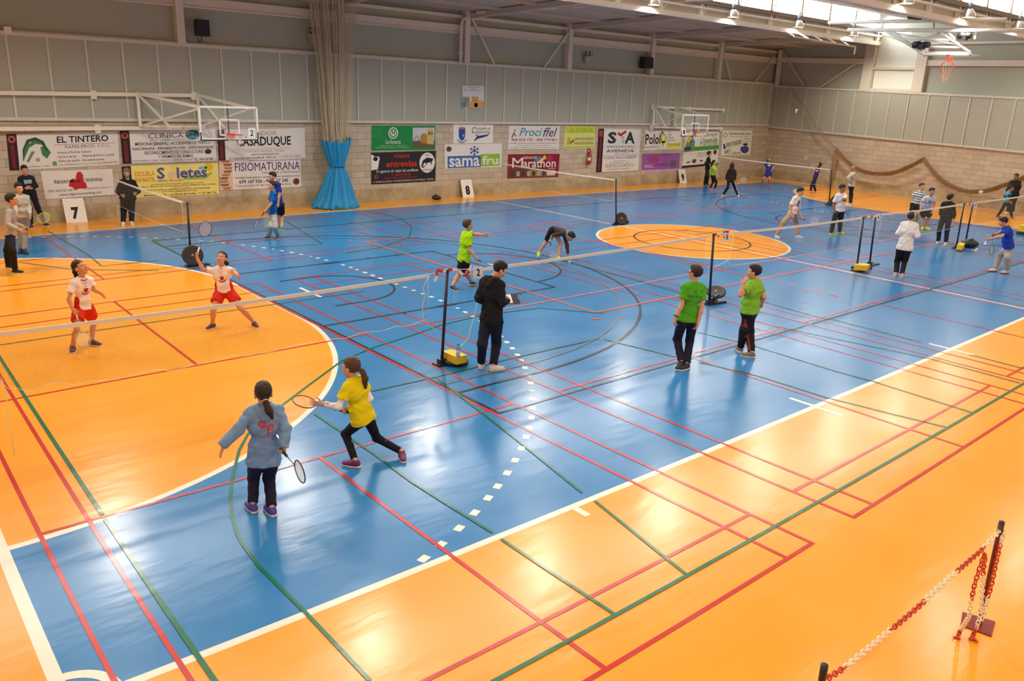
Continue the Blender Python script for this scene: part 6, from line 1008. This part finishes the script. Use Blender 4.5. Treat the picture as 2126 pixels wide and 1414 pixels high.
# --- green shirts
J = person('N', 'slim person in green t-shirt seen from behind with dark glasses', 1.74, 206, (1428, 664), (1441.5, 587), (1442.5, 566.5), ((1415.5, 633, 0), (1402.5, 658, 0), (1401, 668)), ((1457, 637, 0), (1450, 667, 0)), ((1406, 704), (1415, 751, .03), (1403, 769)), ((1432, 706), (1425.8, 756), (1421, 765)), TANSK, (44, 32, 26), dict(c=(78, 164, 36), sleeve=.66, hem=-.05, loose=.02, wr=.004), dict(c=(34, 33, 48), loose=.018), ((32, 30, 34), (230, 226, 220)), look=238, tilt=(2, 0), h=.0095, extra={'laces': (232, 230, 226)}, b=.96)
n = -J['Fw']; r = np.cross(J['Sp'], n); V, F = textart('ESCUELA', .26, .035, bold=.02); decal(J, V, F, J['N']-J['Sp']*.20, r, J['Sp'], n, (44, 96, 34), 'back_print'); V, F = gridart(.03, .03, 2, 2); decal(J, V, F, J['N']-J['Sp']*.12, r, J['Sp'], n, (56, 110, 40), 'back_print')
MB(J['org']).tube([J['Hc']+J['hf']*.088*J['hs']+J['hl']*x*J['hs'] for x in (-.065, -.03, 0, .03, .065)], .008*J['hs'], n=6).tube([J['Hc']+(J['hl']*.072+J['hf']*.08)*J['hs'], J['Hc']+(J['hl']*.078-J['hf']*.01+J['hu']*.005)*J['hs']], .004).build('glasses', BLK, J['e'])
w = J['Wr'][1]; MB(J['org']).ring(w-norm(w-J['El'][1])*.02, norm(w-J['El'][1]), .034, .012).build('wristwatch', mat('watch', (34, 60, 70), .4), J['e'])
J = person('O', 'stout person in lime green t-shirt with hand at mouth, black trousers', 1.70, 248, (1556.5, 645), (1567, 581.5), (1565, 564.5), ((1537.5, 612, -1), (1543.5, 591, 0), (1549, 578)), ((1585.5, 616, 0), (1581.5, 630, 1)), ((1556, 687), (1560.5, 732.5), (1537, 737)), ((1545, 685), (1537.5, 721.5), (1523, 717.5)), (206, 152, 122), (24, 20, 20), dict(c=(122, 182, 52), sleeve=.7, hem=-.06, loose=.024, wr=.0045), dict(c=(32, 30, 36), stripe=(150, 52, 36), loose=.02, sw=.965), ((122, 104, 92), (222, 214, 206)), look=264, b=1.2, h=.0095)
n = -J['Fw']; r = np.cross(J['Sp'], n); V, F = textart('ESCUELA', .26, .03, bold=.02); decal(J, V, F, J['N']-J['Sp']*.19, r, J['Sp'], n, (84, 126, 34), 'back_print')
# --- right hand court
J = person('P', 'person in white t-shirt with blue print and beige trousers, leaning right', 1.76, 62, (1645.5, 443), (1655.5, 407), (1662, 398), ((1657, 435, 0), (1662.5, 450, 0)), ((1640.5, 430.5, -1), (1644, 446, 0)), ((1653.5, 463), (1656, 489), (1668, 494.5)), ((1626.5, 462), (1612.5, 488.5), (1619, 495)), TANSK, (28, 22, 20), dict(c=(232, 222, 214), sleeve=.7, hem=-.04, loose=.018), dict(c=(164, 148, 124), loose=.024), ((214, 206, 200), (226, 222, 218)), look=78, tilt=(-18, 0), hands=('grip', 'relax'), h=.012)
n = J['Fw']; r = np.cross(J['Sp'], n); V, F = gridart(.14, .2, 4, 5); decal(J, V, F, J['N']-J['Sp']*.22, r, J['Sp'], n, (96, 104, 160), 'chest_print')
hold(J, 1, (1672, 456), 0, 'pale racket held low by the beige trousers player', col=(180, 190, 204))
J = person('Q', 'person in plain white t-shirt and black trousers with lime shoes', 1.76, 40, (1742.5, 438), (1746, 401), (1749, 391), ((1755, 416.5, -1), (1752, 414, -1)), ((1730, 425, 0), (1733, 438.5, 0)), ((1744.5, 462), (1743, 481), (1750.5, 486)), ((1730, 462.5), (1725.8, 483.5), (1734, 488)), DARKSK, (24, 20, 20), dict(c=(228, 224, 226), sleeve=.75, hem=-.05, loose=.022), dict(c=(32, 30, 34), loose=.024), ((196, 206, 70), (220, 222, 150)), look=60, tilt=(-12, 0), hands=('fist', 'relax'), h=.012)
J = person('R', 'person in white long sleeved shirt and black trousers, seen from behind', 1.72, 172, (1878, 515), (1890, 461), (1891, 450.5), ((1865, 484, 0), (1874, 489, 1)), ((1903.5, 490, 0), (1908, 487, 1)), ((1862.5, 542), (1859.8, 567.5), (1864, 564)), ((1879.5, 541), (1873, 570), (1879, 571)), TANSK, (46, 38, 34), dict(c=(232, 228, 222), sleeve=1.9, hem=-.08, loose=.026, wr=.0045), dict(c=(32, 32, 38), stripe=(206, 196, 178), loose=.024, sw=.86), ((188, 170, 158), (206, 196, 186)), h=.012, b=1.06)
J = person('S', 'person in white and grey striped t-shirt and dark shorts', 1.80, 30, (1901.5, 424), (1911, 397), (1914, 387.5), ((1918, 411, 0), (1917, 423, 0)), ((1894, 409, 0), (1896.5, 420.5, 0)), ((1906, 443.5), (1903, 461, .0), (1905.5, 464.5)), ((1894.5, 443), (1896.5, 460.5), (1896, 465)), TANSK, (60, 44, 36), dict(c=(230, 228, 226), stripes=(96, 112, 128), sleeve=.65, hem=-.03, loose=.018), dict(c=(32, 30, 38), len=.7, loose=.03, name='shorts'), ((180, 210, 40), (60, 66, 70)), look=40, h=.013)
J = person('T', 'person in pale grey t-shirt crouching with hands on knees, lime shoes', 1.76, 24, (1921.5, 433), (1932, 407.5), (1935, 397.5), ((1940, 421.5, 0), (1936, 436, -1)), ((1912, 421, 0), (1911, 432.5, -1)), ((1929.5, 449.5), (1922, 471.5), (1929, 476.5)), ((1918, 450.5), (1915.6, 471.5), (1915.6, 479)), (190, 138, 108), (28, 22, 20), dict(c=(206, 208, 216), sleeve=.7, hem=-.03, loose=.018), dict(c=(30, 28, 34), len=.8, loose=.03, name='shorts'), ((206, 226, 20), (206, 220, 60)), look=36, tilt=(-8, 0), h=.012, nd=-.25, hd=-.3)
n = J['Fw']; r = np.cross(J['Sp'], n); V, F = gridart(.1, .08, 3, 3); decal(J, V, F, J['N']-J['Sp']*.16, r, J['Sp'], n, (110, 110, 150), 'chest_print')
J = person('U', 'person in black sweatshirt and navy jeans by the twin posts, from behind', 1.78, 158, (1964.5, 450), (1970, 419.5), (1974, 411.5), ((1954, 435.5, 0), (1952.5, 447.5, 0)), ((1981, 443.5, 0), (1979, 462.5, 0)), ((1950.5, 477.5), (1948, 501), (1946, 505)), ((1966.5, 478), (1963.5, 504.5), (1967.5, 507)), TANSK, (30, 22, 22), dict(c=(30, 29, 33), sleeve=1.95, hem=-.05, loose=.022, name='sweatshirt'), dict(c=(34, 38, 58), loose=.018, name='jeans'), ((212, 206, 204), (224, 222, 220)), look=118, h=.0125)
J = person('V', 'person in royal blue t-shirt and grey joggers serving, right edge', 1.64, 284, (2093.5, 511), (2090, 470.5), (2083, 461), ((2079.5, 490.5, -1), (2055.5, 496, 0)), ((2079, 481, 0), (2067, 486, 0)), ((2075.5, 531), (2066, 558), (2050, 562)), ((2092, 535), (2090.5, 562), (2080, 566.5)), (196, 142, 114), (24, 20, 20), dict(c=(28, 62, 168), sleeve=.7, hem=-.07, loose=.028), dict(c=(164, 158, 148), loose=.026, name='joggers'), ((206, 196, 188), (96, 62, 52)), look=275, tilt=(-28, 0), hands=('fist', 'grip'), b=1.18, h=.012, hd=-.02)
hold(J, -1, (2059, 519), 0, 'racket with yellow-green strings hanging from the serving boy', nrm=J['rdir']*.85+J['cdir']*.5, col=(44, 46, 62), strg=(190, 214, 90)); c = J['hd1'][0]; shuttle(at_plane(2046.5, 501, c, J['cdir']), (0, 0, 1), 'white shuttlecock pinched by the serving boy in royal blue')
J = person('W', 'bald person in cream sweater with folded arms by the right wall', 1.77, 292, (1767.5, 386), (1771.5, 357), (1771, 349.5), ((1761, 369.5, -1), (1764, 375, 0)), ((1760, 369, 0), (1768, 373, -1)), ((1766, 404), (1764.8, 423), (1758, 425.5)), ((1768, 404), (1766.5, 422.5), (1759.5, 425)), (190, 130, 104), (150, 130, 120), dict(c=(206, 196, 168), sleeve=1.9, hem=-.05, loose=.022, name='sweater'), dict(c=(40, 44, 66), loose=.016), ((222, 180, 176), (228, 222, 216)), look=285, hairstyle='bald', h=.014)
J = person('X', 'girl in cyan t-shirt over black sleeves walking, near right edge', 1.55, 78, (2089.5, 419), (2094.5, 397), (2099, 391), ((2086, 408, 0), (2084, 406.5, -1)), ((2096, 408.5, -1), (2098, 417.5, 0)), ((2097.5, 436), (2101, 449.5), (2107, 454)), ((2080, 436), (2071.5, 447.5), (2075, 451)), (176, 120, 92), (34, 26, 24), dict(c=(70, 166, 206), sleeve=.6, hem=-.06, loose=.018, under=(40, 40, 46)), dict(c=(34, 30, 36), loose=.012, name='leggings'), ((92, 84, 150), (120, 110, 150)), look=85, hairstyle='pony', h=.014)
J = person('Y', 'person in black tracksuit leaning on right wall below the net swag', 1.78, -18, (2106, 403.5), (2108.5, 374.5), (2109.4, 367), ((2117.5, 388.5, 0), (2113, 397.5, 1)), ((2094.5, 388.5, 0), (2099, 398, 1)), ((2104.3, 421), (2102.8, 441), (2101.5, 446.5)), ((2098, 421), (2091, 440.5), (2086, 444.5)), (150, 104, 82), (40, 30, 26), dict(c=(40, 40, 46), sleeve=1.95, hem=-.05, loose=.022, name='jacket'), dict(c=(34, 32, 40), loose=.02), ((206, 204, 206), (222, 222, 222)), h=.014, pd=-.1, nd=0, hd=-.05)
# --- far corner court
J = person('Z1', 'person all in black standing by the far wall beside the lime child', 1.80, 100, (1469, 350), (1471.3, 326.5), (1473, 319.5), ((1474, 338, 0), (1473.8, 341, 1)), ((1465, 339, -1), (1472.5, 341.5, 0)), ((1469.5, 366.5), (1467.6, 380.5), (1473.5, 383)), ((1466, 366.5), (1462.8, 382), (1466.5, 384)), TANSK, (28, 24, 22), dict(c=(34, 34, 38), sleeve=1.95, hem=-.06, loose=.02, name='sweatshirt'), dict(c=(32, 31, 36), loose=.018), ((40, 34, 40), (60, 56, 60)), h=.015)
J = person('Z2', 'child in lime t-shirt and black leggings on the farthest court', 1.50, 72, (1479.6, 363), (1482, 344.5), (1483, 338), ((1488, 356, 0), (1489.5, 349, 0)), ((1485, 357, -1), (1490.5, 366.5, 0)), ((1487.3, 376.5), (1484.3, 392), (1489, 396.5)), ((1481, 377.5), (1473.8, 391), (1477, 394.5)), TANSK, (36, 26, 24), dict(c=(150, 200, 26), sleeve=.65, hem=-.05, loose=.02), dict(c=(34, 30, 40), loose=.012, name='leggings'), ((222, 120, 100), (214, 196, 190)), look=80, hairstyle='pony', hands=('relax', 'grip'), h=.015)
hold(J, -1, (1500, 373.5), 0, 'dark racket held by the lime child on farthest court', nrm=(0, 0, 1), col=(46, 44, 52))
J = person('Z3', 'girl with long dark hair in dark top, striding on farthest court', 1.64, 165, (1517.5, 374), (1520.4, 351), (1520.8, 343.5), ((1509.8, 362.5, 0), (1507, 373.5, 0)), ((1527, 363, 0), (1525.8, 375, 0)), ((1511, 389), (1501.5, 404.5), (1500, 408)), ((1526, 390), (1532.3, 405), (1536, 409.5)), TANSK, (44, 28, 24), dict(c=(52, 38, 38), sleeve=1.93, hem=-.09, loose=.02, name='sweatshirt'), dict(c=(34, 31, 36), stripe=(216, 208, 196), loose=.016, sw=.93), ((222, 170, 150), (214, 200, 190)), hairstyle='long', hands=('relax', 'grip'), h=.014)
hold(J, -1, (1543.5, 373), 0, 'white stringed racket held by the long haired girl', col=(206, 196, 186))
J = person('Z4', 'girl in blue t-shirt with yellow print and dark shorts, far corner', 1.58, 8, (1595.7, 359.5), (1596.8, 337.5), (1596.8, 331), ((1606, 347, 0), (1602.5, 353.5, -1)), ((1586.5, 347.5, 0), (1586, 356, 0)), ((1597, 372.5), (1597.4, 386.5), (1597.8, 391.5)), ((1585.5, 371.5), (1579, 385), (1576.3, 389)), (190, 130, 104), (110, 76, 50), dict(c=(36, 48, 150), sleeve=.6, hem=-.07, loose=.018), dict(c=(34, 40, 92), len=.5, loose=.026, name='shorts'), ((206, 70, 66), (200, 80, 76)), hairstyle='long', h=.015)
n = J['Fw']; r = np.cross(J['Sp'], n); V, F = gridart(.15, .1, 4, 3); decal(J, V, F, J['N']-J['Sp']*.13, r, J['Sp'], n, (170, 196, 60), 'chest_print', off=.012)
J = person('Z5', 'girl in blue t-shirt arching back with raised racket, far corner', 1.62, 272, (1692.5, 369.5), (1698.5, 348.5), (1700, 342), ((1697, 356, -1), (1689.5, 352.5, 0)), ((1689, 351.5, 0), (1682.5, 345, 0)), ((1684.5, 385), (1683.8, 397.5), (1680, 401.5)), ((1690, 385.5), (1693.2, 397), (1694, 401)), (196, 140, 112), (34, 26, 26), dict(c=(38, 46, 140), sleeve=.6, hem=-.06, loose=.016), dict(c=(36, 36, 70), loose=.012, name='leggings'), ((226, 120, 106), (226, 150, 140)), look=268, tilt=(28, 0), hairstyle='long', hands=('open', 'grip'), h=.015)
hold(J, -1, (1674.5, 331), 0, 'racket raised by the arching girl in far corner', col=(150, 110, 90))
# --- shuttlecocks in the air and on the boxes
shuttle(CAM+norm(ray(381.5, 272))*10.2, ray(381.5, 272)+np.array([0, 0, -.5]), 'white shuttlecock in the air before the clinic banner'); shuttle(CAM+norm(ray(1652.5, 233.5))*24., (0, .2, -1), 'tiny white shuttlecock in the air before the end wall panels'); shuttle(CAM+norm(ray(2036, 402))*17., ray(2036, 402)+np.array([.2, 0, -.6]), 'white shuttlecock in flight above the far twin posts')
for (u, v), d in zip(((2019, 518.5), (2025, 516), (2028, 519.5)), ((.3, .2, .15), (-.5, .3, .2), (.2, -.5, .15))): shuttle(fl(u, v, .035), d, 'white shuttlecock in the small heap right of the black sports bag')
shuttle(fl(1793, 547.5, .21), (0, 0, 1), 'white shuttlecock on the yellow box between first twin posts')
